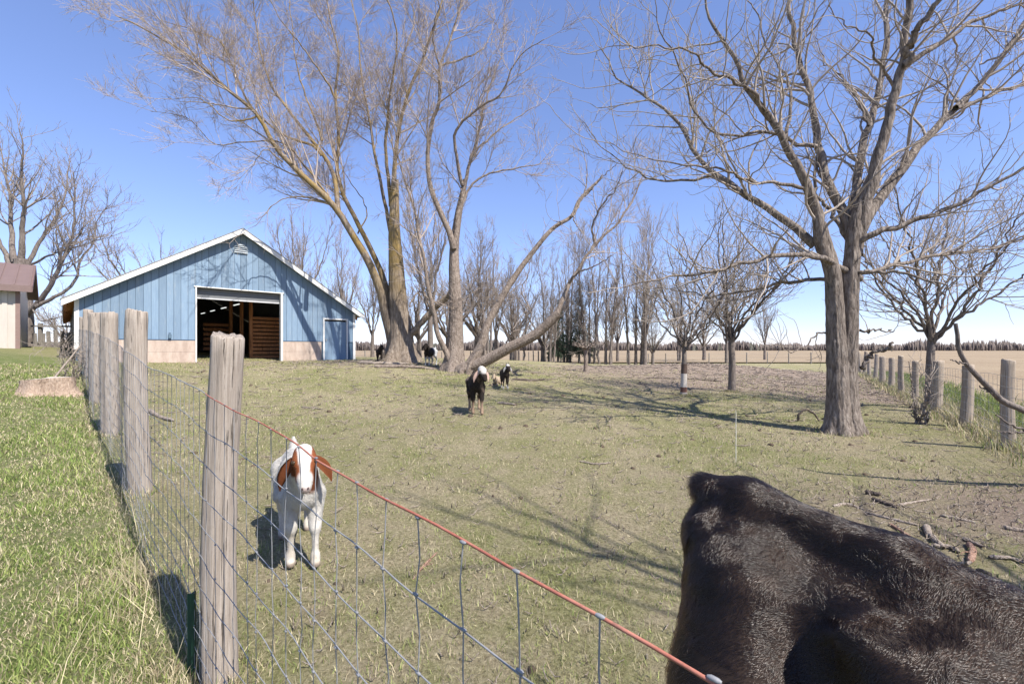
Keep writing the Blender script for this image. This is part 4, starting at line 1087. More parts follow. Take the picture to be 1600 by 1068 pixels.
sticks = [
 ([(295,445),(350,452),(400,460)], .030, .024, 'dark_stick', 'short dark log piece above the forked stick behind the cow'),
 ([(340,490),(420,515),(500,545)], .026, .02, 'dark_stick', 'dark lower arm of the forked stick lying behind the cow'),
 ([(500,530),(600,510),(730,490)], .016, .008, 'dead_wood', 'pale upper arm of the forked stick lying behind the cow'),
 ([(90,535),(180,522),(290,558)], .018, .012, 'dead_wood', 'curved pale stick lying just behind the back of the cow'),
 ([(290,575),(450,615),(640,660)], .018, .012, 'dead_wood', 'long straight pale stick running right from the curved stick'),
 ([(780,597),(900,620),(1010,640)], .020, .012, 'dead_wood', 'pale peeled stick lying alone above the wood pile'),
 ([(1180,670),(1250,685),(1330,690)], .022, .015, 'dead_wood', 'pale stick at the right edge above the mossy patch'),
 ([(680,660),(720,730),(800,800)], .03, .022, 'dead_wood', 'thick grey rotten log in the middle of the wood pile'),
 ([(730,785),(850,800),(900,830)], .022, .016, 'dead_wood', 'grey log lying crosswise below the rotten log'),
 ([(960,770),(985,820),(970,890)], .024, .022, 'red_stick', 'short reddish log, right of the wood pile'),
 ([(920,740),(980,765),(1060,795)], .018, .012, 'dead_wood', 'stick lying just above the short reddish log'),
 ([(1090,860),(1240,870),(1330,905)], .018, .01, 'dead_wood', 'long thin stick running off the right edge below the wood pile'),
 ([(450,650),(520,690),(600,740)], .016, .01, 'red_stick', 'thin reddish stick between the long straight stick and the cow'),
 ([(500,750),(560,765),(620,770)], .014, .01, 'dark_stick', 'thin dark stick close along the back of the cow'),
 ([(1010,940),(1100,980),(1180,1040)], .022, .012, 'dark_stick', 'dark stick at the right edge in the litter nearest the cow'),
 ([(880,900),(940,905),(985,885)], .014, .01, 'dead_wood', 'pale stick at the foot of the short reddish log'),
]
for pts, r0, r1, mt, lab in sticks:
    stick('fallen_stick', lab, [gpt(*c8(*q), r0*0.7) for q in pts], r0, r1, M[mt], 'stick', 'fallen sticks behind the cow', forks=1)
for pxs, r0, mt, lab in [
 ([(778, 629), (790, 630), (806, 632)], 0.035, 'dead_wood', 'white peeled stick on the grass right of the walking dark goat'),
 ([(470, 635), (488, 637), (505, 639)], 0.02, 'dead_wood', 'pale stick on the turf in front of the barn skirt'),
 ([(905, 720), (930, 724), (955, 722)], 0.014, 'dead_wood', 'faint stick on the turf in the middle of the pasture'),
 ([(232, 640), (250, 650), (272, 657)], 0.05, 'dead_wood', 'pale log lying inside the near fence behind the second post'),
 ([(560, 566), (590, 567), (640, 568)], 0.09, 'dead_wood', 'pale log lying before the foot of the great willow'),
 ([(585, 572), (640, 573), (700, 577)], 0.08, 'leaning_bark', 'longer log lying nearest before the two willows'),
 ([(800, 592), (830, 594), (852, 592)], 0.05, 'dark_stick', 'dark branch lying right of the small goats'),
 ([(1010, 590), (1080, 592), (1130, 596)], 0.035, 'dark_stick', 'dark branch lying behind the banded young tree'),
 ([(870, 560), (930, 572), (1000, 574)], 0.03, 'dark_stick', 'thin dark branch lying behind the lopped tree'),
 ([(645, 905), (660, 885), (683, 862)], 0.010, 'red_stick', 'reddish stick leaning in the turf behind the wire, right of the white goat'),
]:
    stick('fallen_branch', lab, [gpt(*q, r0*0.6) for q in pxs], r0, r0*0.6, M[mt], 'branch', forks=2)
# rotten litter mass at the wood pile and under the trees
def polar_l(n):
    d = (drng.random(n)*(20**.9-1.5**.9)+1.5**.9)**(1/.9); a = drng.uniform(-.7, .85, n); return d*np.sin(a), d*np.cos(a)
n = 5200; lx, ly = [], []
for cx, cy, sx2, sy2, k in ((4.3, 4.2, 1.1, 0.6, 520), (11, 25, 5, 4, 1500), (13.5, 17, 3, 4, 900), (-4.5, 19.3, 3, 1.0, 500)):
    lx.append(drng.normal(cx, sx2, k)); ly.append(drng.normal(cy, sy2, k))
a_ = polar_l(2400); lx.append(a_[0]); ly.append(a_[1])
lx = np.concatenate(lx); ly = np.concatenate(ly); ok = (ly > 1.4) & (lx+ly > 1.2) & (east(lx, ly) < -0.2); lx, ly = lx[ok], ly[ok]; n = len(lx)
th = drng.uniform(0, 6.28, n); L = drng.uniform(0.015, 0.16, n)**1.3*np.clip(ly/6, 0.5, 3); zz = G(lx, ly)+0.012
P = np.stack([np.stack([lx+t*L*np.cos(th), ly+t*L*np.sin(th), zz+drng.uniform(0, 0.05, n)*abs(t)], -1) for t in (-1, 0, 1)], 1)
V, Q = tubes([(P, np.tile(np.array([[.6, 1, .5]]), (n, 1))*(0.0022+0.0007*ly)[:, None], 4)])
kind(link('twig_litter', np_mesh('twig_litter', V, Q), M['dead_wood']), 'stuff')

# dead limb reaching in from the right
db = thing('dead_limb', 'bent dead limb reaching in from the right edge before the field fence', 'branch', (0, 0, 0))
for pxs, r0, r1 in (([(1760, 735), (1680, 685), (1600, 642), (1560, 620), (1525, 585), (1500, 548), (1496, 528), (1493, 505)], 0.055, 0.018),
                    ([(1527, 588), (1510, 570), (1485, 562)], 0.018, 0.006), ([(1700, 720), (1640, 690), (1600, 672), (1575, 660), (1556, 648)], 0.025, 0.008),
                    ([(1600, 674), (1580, 675), (1556, 672)], 0.012, 0.005), ([(1560, 620), (1545, 612), (1530, 602)], 0.012, 0.005)):
    P = catmull([pt(a_, b_, 5.0) for a_, b_ in pxs], 22); P[1:-1] += drng.normal(0, 0.008, (20, 3))
    V, Q = tubes([(P[None], rough_radius(np.linspace(r0, r1, 22), 9, drng, 0.06)[None], 9)])
    link('limb', np_mesh('limb', V, Q), M['grey_bark'], db)
# dead shrub by the field fence
sh = []
for i in range(9):
    an = drng.uniform(0, 6.28); h = drng.uniform(0.3, 1.35)
    e = np.array([[0.05*np.cos(an), 0.05*np.sin(an), -0.05], [0.12*np.cos(an), 0.12*np.sin(an), h*0.5], [0.2*np.cos(an+.6), 0.2*np.sin(an+.6), h]])
    sh.append((catmull(e, 24), np.linspace(0.018, 0.005, 24), i == 0))
    if i == 0: sh.append((catmull(e, 24), np.linspace(0.012, 0.005, 24), False))
o = local_tree('dead_shrub', sh, M['dead_wood'], M['walnut_twig'], lev_m[2:], 78)
q = gpt(1438, 662); o.location = tuple(q); tag(o, 'dead tangled shrub of dry stems just inside the field-side fence', 'shrub')
# bent root loop beside the big trunk
b0 = gpt(1248, 657); 
P = [pt(1247, 660, b0[1]), pt(1248, 648, b0[1]), pt(1256, 640, b0[1]), pt(1268, 643, b0[1]), pt(1277, 652, b0[1]), pt(1284, 668, b0[1]-0.1)]
stick('bent_root', 'dark bent root arching out of the turf left of the big trunk', P, 0.028, 0.016, M['dark_stick'], 'root', forks=0)
b0 = gpt(1150, 722)
stick('thin_rod', 'thin pale upright rod standing in the turf behind the cow', [b0, b0+np.array([0, 0, 0.38]), pt(1150, 640, b0[1])], 0.005, 0.004, plain('pale_rod', (0.62, 0.60, 0.52), 0.6), 'rod', forks=0)
# stump
q = gpt(74, 613); qz = q[2]-0.03
st = thing('tree_stump', 'freshly cut pale orange stump on the lawn left of the fence', 'stump', (q[0], q[1], qz))
s = 48; th = np.arange(s)/s*2*np.pi; lob = 0.10*np.sin(3*th+0.5)+0.07*np.sin(5*th+2)+0.04*np.sin(9*th)
zz = np.array([-0.1, 0.0, 0.06, 0.15, 0.25, 0.34]); rr = np.array([0.62, 0.57, 0.50, 0.46, 0.445, 0.44])
R = rr[:, None]*(1+lob*np.linspace(1.6, 0.6, 6)[:, None])+drng.normal(0, 0.008, (6, s))
V = np.stack([R*np.cos(th), R*np.sin(th), np.repeat(zz[:, None], s, 1)+0.03*np.cos(th)*(zz/0.3)[:, None]], -1)
idx = np.arange(6*s).reshape(6, s); Q = np.stack([idx[:-1], np.roll(idx[:-1], -1, 1), np.roll(idx[1:], -1, 1), idx[1:]], -1).reshape(-1, 4)
link('side', np_mesh('side', V.reshape(-1, 3), Q), bark('stump_side', [(0.3, (0.20, 0.145, 0.105)), (0.5, (0.38, 0.28, 0.21)), (0.75, (0.50, 0.40, 0.32))], scale=1.5, zs=0.4), st)
rim = V[-1]; fr = [1.0, 0.7, 0.4, 0.1]
VV = np.concatenate([np.stack([rim[:, 0]*f, rim[:, 1]*f, rim[:, 2]+0.004+drng.normal(0, 0.004, s)*(f < 1)], -1) for f in fr])
idx = np.arange(4*s).reshape(4, s); Q = np.stack([idx[:-1], np.roll(idx[:-1], -1, 1), np.roll(idx[1:], -1, 1), idx[1:]], -1).reshape(-1, 4)
m = NT('cut_wood'); co = m.coord('Object'); wv = m.n('ShaderNodeTexWave', wave_type='RINGS', rings_direction='Z'); wv.inputs['Scale'].default_value = 9; wv.inputs['Distortion'].default_value = 3
m.l(co, wv.inputs['Vector']); link('cut_face', np_mesh('cut_face', VV, Q, polys=[list(idx[-1])]), m.done(m.mix(wv.outputs['Fac'], (0.50, 0.42, 0.34), (0.60, 0.53, 0.45)), 0.9), st)
# grey pole leaning by the barn end of the fence, brambles round it
A = pt(82, 594, 10.5); B = pt(127, 538, 11.2)
stick('leaning_pole', 'thin grey pole leaning against the fence behind the stump', [A, (A+B)/2, B], 0.022, 0.016, M['dead_wood'], 'pole', forks=0)
br = []
for i in range(14):
    an = drng.uniform(0, 6.28); h = drng.uniform(0.6, 1.2); rr_ = drng.uniform(0.3, 0.8)
    e = np.array([[0.1*np.cos(an), 0.1*np.sin(an), -0.05], [0.5*rr_*np.cos(an), 0.5*rr_*np.sin(an), h], [rr_*np.cos(an+.4), rr_*np.sin(an+.4), h*0.7]])
    br.append((catmull(e, 24), np.linspace(0.010, 0.004, 24), i == 0))
    if i == 0: br.append((catmull(e, 24), np.linspace(0.01, 0.004, 24), False))
o = local_tree('bramble', br, M['dead_wood'], M['walnut_twig'], lev_m[2:], 79); q = pt(112, 600, 12.0)
o.location = (q[0], q[1], g1(q[0], q[1])); tag(o, 'tangle of dry brambles at the barn end of the near fence', 'bramble')

# ------------------------------------------------------------------ animals
def fur(name, V, Q, N, n, length, flow, rad, mat, parent, seed, mask=None, droop=0.25, lift=0.35, rngcol=None):
    """n strands standing on a body mesh"""
    rng = np.random.default_rng(seed)
    c = V[Q]; area = 0.5*np.linalg.norm(np.cross(c[:, 2]-c[:, 0], c[:, 3]-c[:, 1]), axis=1)
    if mask is not None: area = area*mask(c.mean(1), N[Q].mean(1))
    f = rng.choice(len(Q), n, p=area/area.sum()); u, v = rng.random(n)[:, None], rng.random(n)[:, None]
    q = Q[f]; lerp = lambda A: (A[q[:, 0]]*(1-u)+A[q[:, 1]]*u)*(1-v)+(A[q[:, 3]]*(1-u)+A[q[:, 2]]*u)*v
    p = lerp(V); nn = lerp(N); nn /= np.linalg.norm(nn, axis=1, keepdims=True)
    fl = flow(p); fl = fl+rng.normal(size=(n, 3))*0.22
    clump = np.stack([noise2(p[:, 0]*28+i*9, p[:, 2]*28+p[:, 1]*21) for i in range(3)], -1)-0.5
    fl += clump*1.7
    fl -= (fl*nn).sum(1, keepdims=True)*nn; fl /= np.linalg.norm(fl, axis=1, keepdims=True)+1e-9
    L = (length(p) if callable(length) else length)*rng.uniform(0.6, 1.15, n)[:, None] if callable(length) else length*rng.uniform(0.6, 1.15, n)[:, None]
    k = 4; t = np.linspace(0, 1, k)
    P = p[:, None]+L[:, None]*(t[None, :, None]*fl[:, None]*0.9+nn[:, None]*(lift*(t-0.55*t*t))[None, :, None])
    cu = bpy.data.hair_curves.new(name); cu.add_curves([k]*n)
    cu.points.foreach_set('position', P.astype(np.float32).ravel())
    ra = cu.attributes.get('radius') or cu.attributes.new('radius', 'FLOAT', 'POINT')
    ra.data.foreach_set('value', np.tile(np.array([1, .85, .55, .1], np.float32)*rad, n))
    if rngcol is not None:
        ca = cu.attributes.new('col', 'FLOAT_COLOR', 'CURVE'); cc = rngcol(p)
        ca.data.foreach_set('color', np.concatenate([cc, np.ones((n, 1))], 1).astype(np.float32).ravel())
    o = bpy.data.objects.new(name, cu); C.objects.link(o); cu.materials.append(mat); o.parent = parent
    return o

# dark cow close to the fence
def cow():
    T = np.array([0.60, 1.45]); H = np.array([0.62, -0.785]); H /= np.linalg.norm(H)
    g = 0.0; rot = math.atan2(H[1], H[0])
    root = thing('cow', 'dark brown-black cow seen from above its rump at lower right', 'cow', (T[0]+H[0]*0.85, T[1]+H[1]*0.85, g), rot)
    pr = []
    def c(a, b, r0, r1, *s): pr.append((a, b, r0, r1)+s)
    c((-.84, 0, 1.17), (-.70, 0, 1.155), .030, .045); c((-.70, 0, 1.155), (-.35, 0, 1.10), .045, .045); c((-.35, 0, 1.09), (.0, 0, 1.015), .045, .05); c((.0, 0, 1.015), (.65, 0, 1.0), .05, .08)   # spine
    c((.65, 0, 1.05), (.95, 0, 1.10), .10, .10)
    c((-.25, 0, .76), (.45, 0, .71), .275, .295); c((.45, 0, .75), (.75, 0, .80), .30, .25)                  # barrel, chest
    c((-.60, 0, .93), (-.25, 0, .86), .15, .21); c((-.79, 0, 1.03), (-.70, 0, .98), .085, .14); c((-.80, 0, .92), (-.72, 0, .75), .06, .14)
    for s in (-1, 1):
        c((-.77, s*.085, 1.055), (-.66, s*.10, 1.0), .05, .08)                                              # pin
        c((-.38, s*.19, .98), (-.33, s*.16, .93), .045, .09)                                                # hook
        c((-.67, s*.11, .93), (-.62, s*.17, .70), .14, .185); c((-.62, s*.17, .70), (-.54, s*.17, .50), .175, .10)
        c((-.50, s*.16, .55), (-.70, s*.15, .38), .085, .05); c((-.70, s*.15, .38), (-.66, s*.15, .08), .045, .036); c((-.66, s*.15, .06), (-.62, s*.15, .03), .045, .045)
        c((.62, s*.16, .70), (.64, s*.17, .45), .14, .075); c((.64, s*.17, .45), (.64, s*.17, .08), .055, .036); c((.64, s*.17, .06), (.68, s*.17, .03), .045, .045)
    c((.85, 0, .96), (1.25, 0, 1.04), .22, .14); c((1.25, 0, 1.07), (1.40, 0, 1.04), .12, .105); c((1.40, 0, 1.03), (1.68, 0, .82), .10, .065)
    V, Q = sdf_body(pr, 0.016, 0.030)
    N = vnormals(V, Q)
    col = np.tile(np.array([[0.012, 0.009, 0.0075]]), (len(V), 1))
    m = NT('cow_skin'); skin = m.done(m.mix(m.noise(m.coord('Object'), 9, 5, 0.6), (0.012, 0.009, 0.008), (0.035, 0.02, 0.012)), 0.6, None, 0.2)
    body = link('body', np_mesh('body', V, Q), skin, root)
    mh = NT('cow_fur'); hb = mh.n('ShaderNodeBsdfHairPrincipled'); mh.l(mh.attr('col').outputs['Color'], hb.inputs['Color'])
    hb.inputs['Roughness'].default_value = 0.22; hb.inputs['Radial Roughness'].default_value = 0.3; hb.inputs['Coat'].default_value = 0.4
    mh.l(hb.outputs[0], mh.t.nodes['Material Output'].inputs['Surface'])
    def flow(p):
        f = np.zeros_like(p); f[:, 0] = -0.9; f[:, 1] = 0.9*np.sign(p[:, 1])*np.clip(np.abs(p[:, 1])*6, 0, 1); f[:, 2] = -0.8
        # whorl at the hook bones
        for s in (-1, 1):
            d = p-np.array([-.36, s*.19, 1.05]); w = np.exp(-(d**2).sum(1)/0.02)[:, None]
            f = f*(1-w)+np.cross(d, np.array([0, 0, 1.0]))*8*w+d*6*w
        return f
    def hc(p):
        a = fbm(p[:, 0]*4+7, p[:, 1]*4+p[:, 2]*3, 3)[:, None]; r = np.random.default_rng(6).uniform(0.6, 1.4, (len(p), 1))
        side = np.clip((-p[:, 0]-.62)*4, 0, 1)[:, None]*np.clip((1.0-p[:, 2])*4, 0, 1)[:, None]
        c = (np.array([[.0020, .0015, .0013]])*(1-a)+np.array([[.014, .0078, .0052]])*a)*r
        return c*(1-side*0.6)+np.array([[.04, .016, .006]])*side*0.6*r
    see = lambda c_, n_: ((c_[:, 2] > 0.45) & (c_[:, 0] < 0.75) & (n_[:, 2] > -0.5)).astype(float)*(0.25+(c_[:, 2] > 0.85))
    fur('fur', V, Q, N, 190000, lambda p: np.where(p[:, 0] < -.80, 0.045, np.where((np.abs(p[:, 1]) < 0.05) & (p[:, 2] > 1.0), 0.024, 0.017))[:, None], flow, 0.00032, mh.m, root, 3, see, lift=0.38, rngcol=hc)
    # tail with switch
    P = catmull([(-.80, 0, 1.12), (-.855, 0.0, 1.06), (-.868, 0.01, .9), (-.86, 0.02, .6), (-.86, 0.02, .3)], 20)
    tv, tq = tubes([(P[None], np.interp(np.linspace(0, 1, 20), [0, .15, .7, .8, 1], [.04, .03, .02, .045, .015])[None], 12)])
    link('tail', np_mesh('tail', tv, tq), skin, root)
    for s in (-1, 1):
        P = catmull([(1.27, s*.1, 1.1), (1.24, s*.2, 1.1), (1.22, s*.29, 1.06)], 8)
        V_, Q_ = tubes([(P[None], np.array([[.03, .05, .06, .062, .055, .045, .03, .006]]), 10)]); link('ear', np_mesh('ear', V_, Q_), skin, root)
        me_ = MB(); eye = sdf_body([((1.47, s*.085, 1.02), (1.475, s*.085, 1.02), .022, .022)], 0.006, 0.003)
        link('eye', np_mesh('eye', *eye), plain('dark_eye', (0.01, 0.008, 0.006), 0.1), root)
    return root
cow()

def goat(label, px, d, head_yaw, heading, colour, scale=1.0, res=0.016, furn=0, lying=False, py=None, horns=True, group=None, step=0.0, seed=1, flare_ear=False):
    x = (px-800)/F*d; z = g1(x, d)
    root = thing('goat', label, 'goat', (x, d, z), heading, group); root.scale = (scale,)*3
    dz = -0.30 if lying else 0.0
    pr = []
    def c(a, b, r0, r1, *s): pr.append(((a[0], a[1], max(a[2]+dz, .03)), (b[0], b[1], max(b[2]+dz, .03)), r0, r1)+s)
    c((.20, 0, .55), (-.10, 0, .53), .140, .160, .80); c((-.10, 0, .53), (-.36, 0, .56), .160, .130, .85)
    c((.22, 0, .63), (-.36, 0, .64), .065, .070); c((.28, 0, .52), (.26, 0, .58), .105, .11, .85)
    # neck and head turn by head_yaw about the shoulder
    cy_, sy__ = math.cos(head_yaw), math.sin(head_yaw)
    R_ = lambda p: (.26+(p[0]-.26)*cy_-p[1]*sy__, (p[0]-.26)*sy__+p[1]*cy_, p[2])
    c(R_((.28, 0, .57)), R_((.43, 0, .76)), .105, .070)
    hp = [((.44, 0, .825), (.485, 0, .81), .060, .060), ((.485, 0, .80), (.575, 0, .70), .057, .043), ((.575, 0, .70), (.605, 0, .645), .042, .034), ((.45, 0, .75), (.565, 0, .65), .045, .030)]
    for a_, b_, r0, r1 in hp: c(R_(a_), R_(b_), r0, r1)
    for s in (-1, 1):
        c(R_((.515, s*.044, .79)), R_((.52, s*.047, .785)), .022, .02)
        if not lying:
            st_ = step*s
            c((.24, s*.078, .50), (.25+st_*.4, s*.075, .31), .068, .036); c((.25+st_*.4, s*.075, .31), (.255+st_*.6, s*.075, .27), .033, .031); c((.255+st_*.6, s*.075, .27), (.24+st_, s*.075, .08), .025, .019); c((.24+st_, s*.075, .08), (.245+st_, s*.075, .05), .024, .021); c((.245+st_, s*.075, .04), (.262+st_, s*.075, .02), .022, .027)
            c((-.34, s*.08, .55), (-.27-st_*.3, s*.092, .38), .095, .055); c((-.27-st_*.3, s*.105, .37), (-.42-st_, s*.095, .25), .052, .030); c((-.42-st_, s*.095, .25), (-.39-st_, s*.095, .07), .027, .021); c((-.385-st_, s*.095, .05), (-.37-st_, s*.095, .022), .026, .030)
        else:
            c((.2, s*.12, .36), (.36, s*.13, .33), .06, .035); c((-.3, s*.15, .40), (-.1, s*.19, .35), .10, .05)
    c((-.46, 0, .62), (-.53, 0, .70), .032, .024); c((-.53, 0, .70), (-.52, 0, .77), .022, .010)
    V, Q = sdf_body(pr, res, 0.013)
    N = vnormals(V, Q)
    # head-frame coordinates for the markings
    iy = V[:, 0]-.26; hx = .26+iy*cy_+V[:, 1]*sy__; hyy = -iy*sy__+V[:, 1]*cy_; hz = V[:, 2]-dz
    col = colour(np.stack([V[:, 0], V[:, 1], V[:, 2]-dz], 1), np.stack([hx, hyy, hz], 1))
    col = col*(0.9+0.2*np.random.default_rng(seed).random((len(V), 1)))
    m = NT('goat_coat'); cn = m.noise(m.coord('Object'), 60, 4, 0.7)
    hide = m.done(m.mix(0.25, m.attr('col').outputs['Color'], m.mix(cn, (0.12, 0.1, 0.09), (0.9, 0.88, 0.84)), 'SOFT_LIGHT'), 0.85, m.bump(cn, 0.4, 0.006), 0.15)
    link('body', np_mesh('body', V, Q, attrs={'col': col}), hide, root)
    hcol = lambda p: colour(p, np.stack([.26+(p[:, 0]-.26)*cy_+p[:, 1]*sy__, -(p[:, 0]-.26)*sy__+p[:, 1]*cy_, p[:, 2]], 1))
    if furn:
        mh = NT('goat_fur'); mh.l(mh.attr('col').outputs['Color'], mh.b.inputs['Base Color']); mh.b.inputs['Roughness'].default_value = 0.7
        fl = lambda p: np.stack([-np.ones(len(p))*.7, 0*p[:, 1], -np.ones(len(p))*.8], 1)
        fur('fur', V, Q, N, furn, lambda p: np.where((p[:, 2] < .34) | (p[:, 0] > .40), 0.006, .026)[:, None], fl, 0.0008, mh.m, root, seed, lift=0.4, rngcol=hcol)
    # ears: long, hanging, cupped
    for s in (-1, 1):
        k = 9; t = np.linspace(0, 1, k)
        out = .055+.075*np.sin(t*1.8)+.012*t; dn = -.205*t**1.15
        if flare_ear and s > 0: out = .05+.12*np.sin(t*1.4); dn = -.18*t**1.3
        cen = np.stack([.46-.03*t, s*out, .80+dn], -1); wd = .034*np.sin(np.clip(t*0.9+.18, 0, 1)*np.pi)**0.6+.004
        rows = []
        for thick in (0.006, -0.006):
            for e in (-1, -.5, 0, .5, 1):
                rows.append(cen+np.stack([wd*e*.55+np.abs(e)*wd*.25+thick*(1-abs(e)), -s*wd*e*.8, -0.3*wd*e*np.ones(k)], -1))
        Vv = np.stack(rows, 1)          # k,10,3
        order = [0, 1, 2, 3, 4, 9, 8, 7, 6, 5]; Vv = Vv[:, order]
        idx = np.arange(k*10).reshape(k, 10)
        Qe = np.stack([idx[:-1], np.roll(idx[:-1], -1, 1), np.roll(idx[1:], -1, 1), idx[1:]], -1).reshape(-1, 4)
        Vv = Vv.reshape(-1, 3); hcoord = Vv.copy()
        wx = np.stack([.26+(Vv[:, 0]-.26)*cy_-Vv[:, 1]*sy__, (Vv[:, 0]-.26)*sy__+Vv[:, 1]*cy_, Vv[:, 2]], 1)
        ec = colour(np.full_like(wx, 9), hcoord, True) if colour.__code__.co_argcount == 3 else colour(wx, hcoord)
        wx[:, 2] += dz
        link('ear', np_mesh('ear', wx, Qe, attrs={'col': ec}), hide, root)
        if horns:
            P = catmull([(.45, s*.03, .86), (.42, s*.04, .92), (.37, s*.055, .95)], 8); P = np.array([R_(p_) for p_ in P]); P[:, 2] += dz
            V_, Q_ = tubes([(P[None], np.linspace(.016, .004, 8)[None], 8)]); link('horn', np_mesh('horn', V_, Q_), plain('horn_grey', (.16, .14, .12), .6), root)
        e = R_((.533, s*.063, .79))
        ev, eq = sdf_body([((e[0], e[1], e[2]+dz), (e[0]+.001, e[1], e[2]+dz), 0.0150, 0.0150)], 0.004, 0.002)
        link('eye', np_mesh('eye', ev, eq), plain('goat_eye', (.05, .03, .015), .15), root)
        e = R_((.636, s*.016, .648)); nv, nq = sdf_body([((e[0], e[1], e[2]+dz), (e[0]-.006, e[1], e[2]+.004+dz), .0065, .005)], 0.003, 0.002)
        link('nostril', np_mesh('nostril', nv, nq), plain('nostril_dark', (.06, .03, .03), .6), root)
    return root

WHITE = np.array([.52, .495, .455]); BROWN = np.array([.20, .062, .022]); BLK = np.array([.022, .017, .014]); TAN = np.array([.33, .26, .19]); PINK = np.array([.42, .29, .24])
def mixc(a, b, w): return a[None]*(1-w[:, None])+b[None]*w[:, None]
sm = lambda v, a, b: np.clip((v-a)/(b-a), 0, 1)
def c_boer(p, h, ear=False):
    if ear: return np.tile(BROWN*.55, (len(p), 1))
    w = sm(h[:, 0], .395, .41)*sm(np.abs(h[:, 1])-.15*(h[:, 2]-.7)+.012*(fbm(h[:, 2]*60, h[:, 0]*60, 2)-.5), .016, .024)*sm(h[:, 2], .665, .685)              # brown cheeks, white blaze
    w = np.maximum(w, sm(h[:, 0], .34, .38)*sm(h[:, 1], .0, .03)*sm(.78-h[:, 2], 0, .03)*sm(h[:, 2], .54, .57)*sm(.50-h[:, 0], 0, .02))   # streak down the throat
    w = w*(1-sm(h[:, 0], .585, .61)); pk = (sm(h[:, 0], .610, .630)*sm(.665-h[:, 2], 0, .02)*.8)[:, None]; dt = (sm(.34-p[:, 2], 0, .1)*fbm(p[:, 0]*30, p[:, 1]*30+p[:, 2]*25, 3)*.75)[:, None]; k = sm(.05-p[:, 2], 0, .01)
    c = mixc(WHITE, BROWN, w); c = c*(1-dt)+np.array([[.34, .28, .2]])*dt; c = c*(1-pk)+np.array([[.30, .22, .2]])*pk; return c*(1-k[:, None])+np.array([[.25, .2, .16]])*k[:, None]
def c_dark(p, h, ear=False):
    if ear: return np.tile(PINK, (len(p), 1))
    n = fbm(p[:, 0]*9, p[:, 1]*9+p[:, 2]*7, 3); c = mixc(BLK, np.array([.16, .12, .1]), sm(n, .52, .75))
    hd = sm(h[:, 0], .40, .45)*sm(h[:, 2], .74, .78); c = c*(1-hd[:, None])+WHITE[None]*.8*hd[:, None]
    lg = sm(.26-p[:, 2], 0, .06); return c*(1-lg[:, None])+np.array([[.24, .17, .12]])*lg[:, None]
def c_white(p, h, ear=False):
    if ear: return np.tile(BROWN*.8, (len(p), 1))
    w = sm(h[:, 0], .36, .42)*sm(h[:, 2], .6, .66)*sm(np.abs(h[:, 1]), .01, .03); return mixc(WHITE, BROWN, w)
def c_black(p, h, ear=False):
    if ear: return np.tile(BLK, (len(p), 1))
    return np.tile(BLK, (len(p), 1))
def c_pied(p, h, ear=False):
    if ear: return np.tile(BLK, (len(p), 1))
    lg = sm(.36-p[:, 2], 0, .05)*.6; lg = np.maximum(lg, sm(-p[:, 0], .05, .12)*.7); return mixc(BLK, np.array([.5, .5, .5]), lg)
def c_darkwhite(p, h, ear=False):
    if ear: return np.tile(WHITE*.8, (len(p), 1))
    return mixc(BLK*1.6, WHITE, np.maximum(sm(h[:, 2], .80, .84), sm(.12-p[:, 2], 0, .03)*.7))
def c_tan(p, h, ear=False):
    return np.tile(TAN, (len(p), 1))
fa = lambda dx, dy: math.atan2(dy, dx)
GG = 'goats in the pasture'
goat('white goat with brown ears and face facing the camera behind the wire', 468, 3.55, -0.06, fa(.50, -.87), c_boer, 1.06, 0.010, 42000, group=GG, horns=False, seed=2, step=0.04, flare_ear=True)
goat('dark goat with pale hanging ears walking towards the camera', 744, 9.1, 0.30, fa(.16, -.95), c_dark, 1.08, 0.014, 9000, group=GG, seed=3, step=0.06, horns=False)
goat('small dark goat with white head standing right of the leaning willow base', 789, 13.6, 0.3, fa(.1, -1), c_darkwhite, 0.85, 0.018, group=GG, seed=5)
goat('tan goat lying down just left of the small dark goat', 776, 14.4, 0.2, fa(-.3, -.9), c_tan, 0.62, 0.02, group=GG, lying=True, seed=6, horns=False)
goat('black goat standing at the left foot of the great willow', 593, 19.2, 0.4, fa(.3, -.9), c_black, 0.85, 0.02, group=GG, seed=7)
goat('black and grey goat standing between the two upright willows', 672, 18.8, 0.2, fa(-.25, -.95), c_pied, 1.05, 0.02, group=GG, seed=8)

# ------------------------------------------------------------------ grass
def blades(name, x, y, h, wd, lean, col, mat, seed, segs=2, bend=0.6):
    rng = np.random.default_rng(seed); n = len(x)
    z = G(x, y) + np.exp(-(x**2+y**2)/400)*((fbm(x*1.7, y*1.7)-0.5)*0.05 + (fbm(x*6, y*6, 2)-0.5)*0.02) - 0.004
    a = rng.uniform(0, 6.28, n); la = rng.uniform(0, 6.28, n); ln = np.abs(rng.normal(0, lean, n))
    u = np.stack([np.cos(a), np.sin(a), np.zeros(n)], -1)*wd[:, None]*0.5
    b = np.stack([x, y, z], -1); dv = np.stack([np.cos(la)*ln, np.sin(la)*ln, np.ones(n)], -1); dv /= np.linalg.norm(dv, axis=1, keepdims=True)
    mid = b+dv*(h*0.55)[:, None]
    dv2 = dv+np.stack([np.cos(la), np.sin(la), -0.35*np.ones(n)], -1)*(bend*rng.random(n))[:, None]; dv2 /= np.linalg.norm(dv2, axis=1, keepdims=True)
    tip = mid+dv2*(h*0.5)[:, None]
    V = np.stack([b-u, b+u, mid+u*0.8, mid-u*0.8, tip], 1).reshape(-1, 3)
    i = np.arange(n)[:, None]*5
    return kind(link(name, np_mesh(name, V, i+np.array([[0, 1, 2, 3]]), i+np.array([[3, 2, 4]]), attrs={'col': np.repeat(col, 5, 0)}), mat), 'stuff')
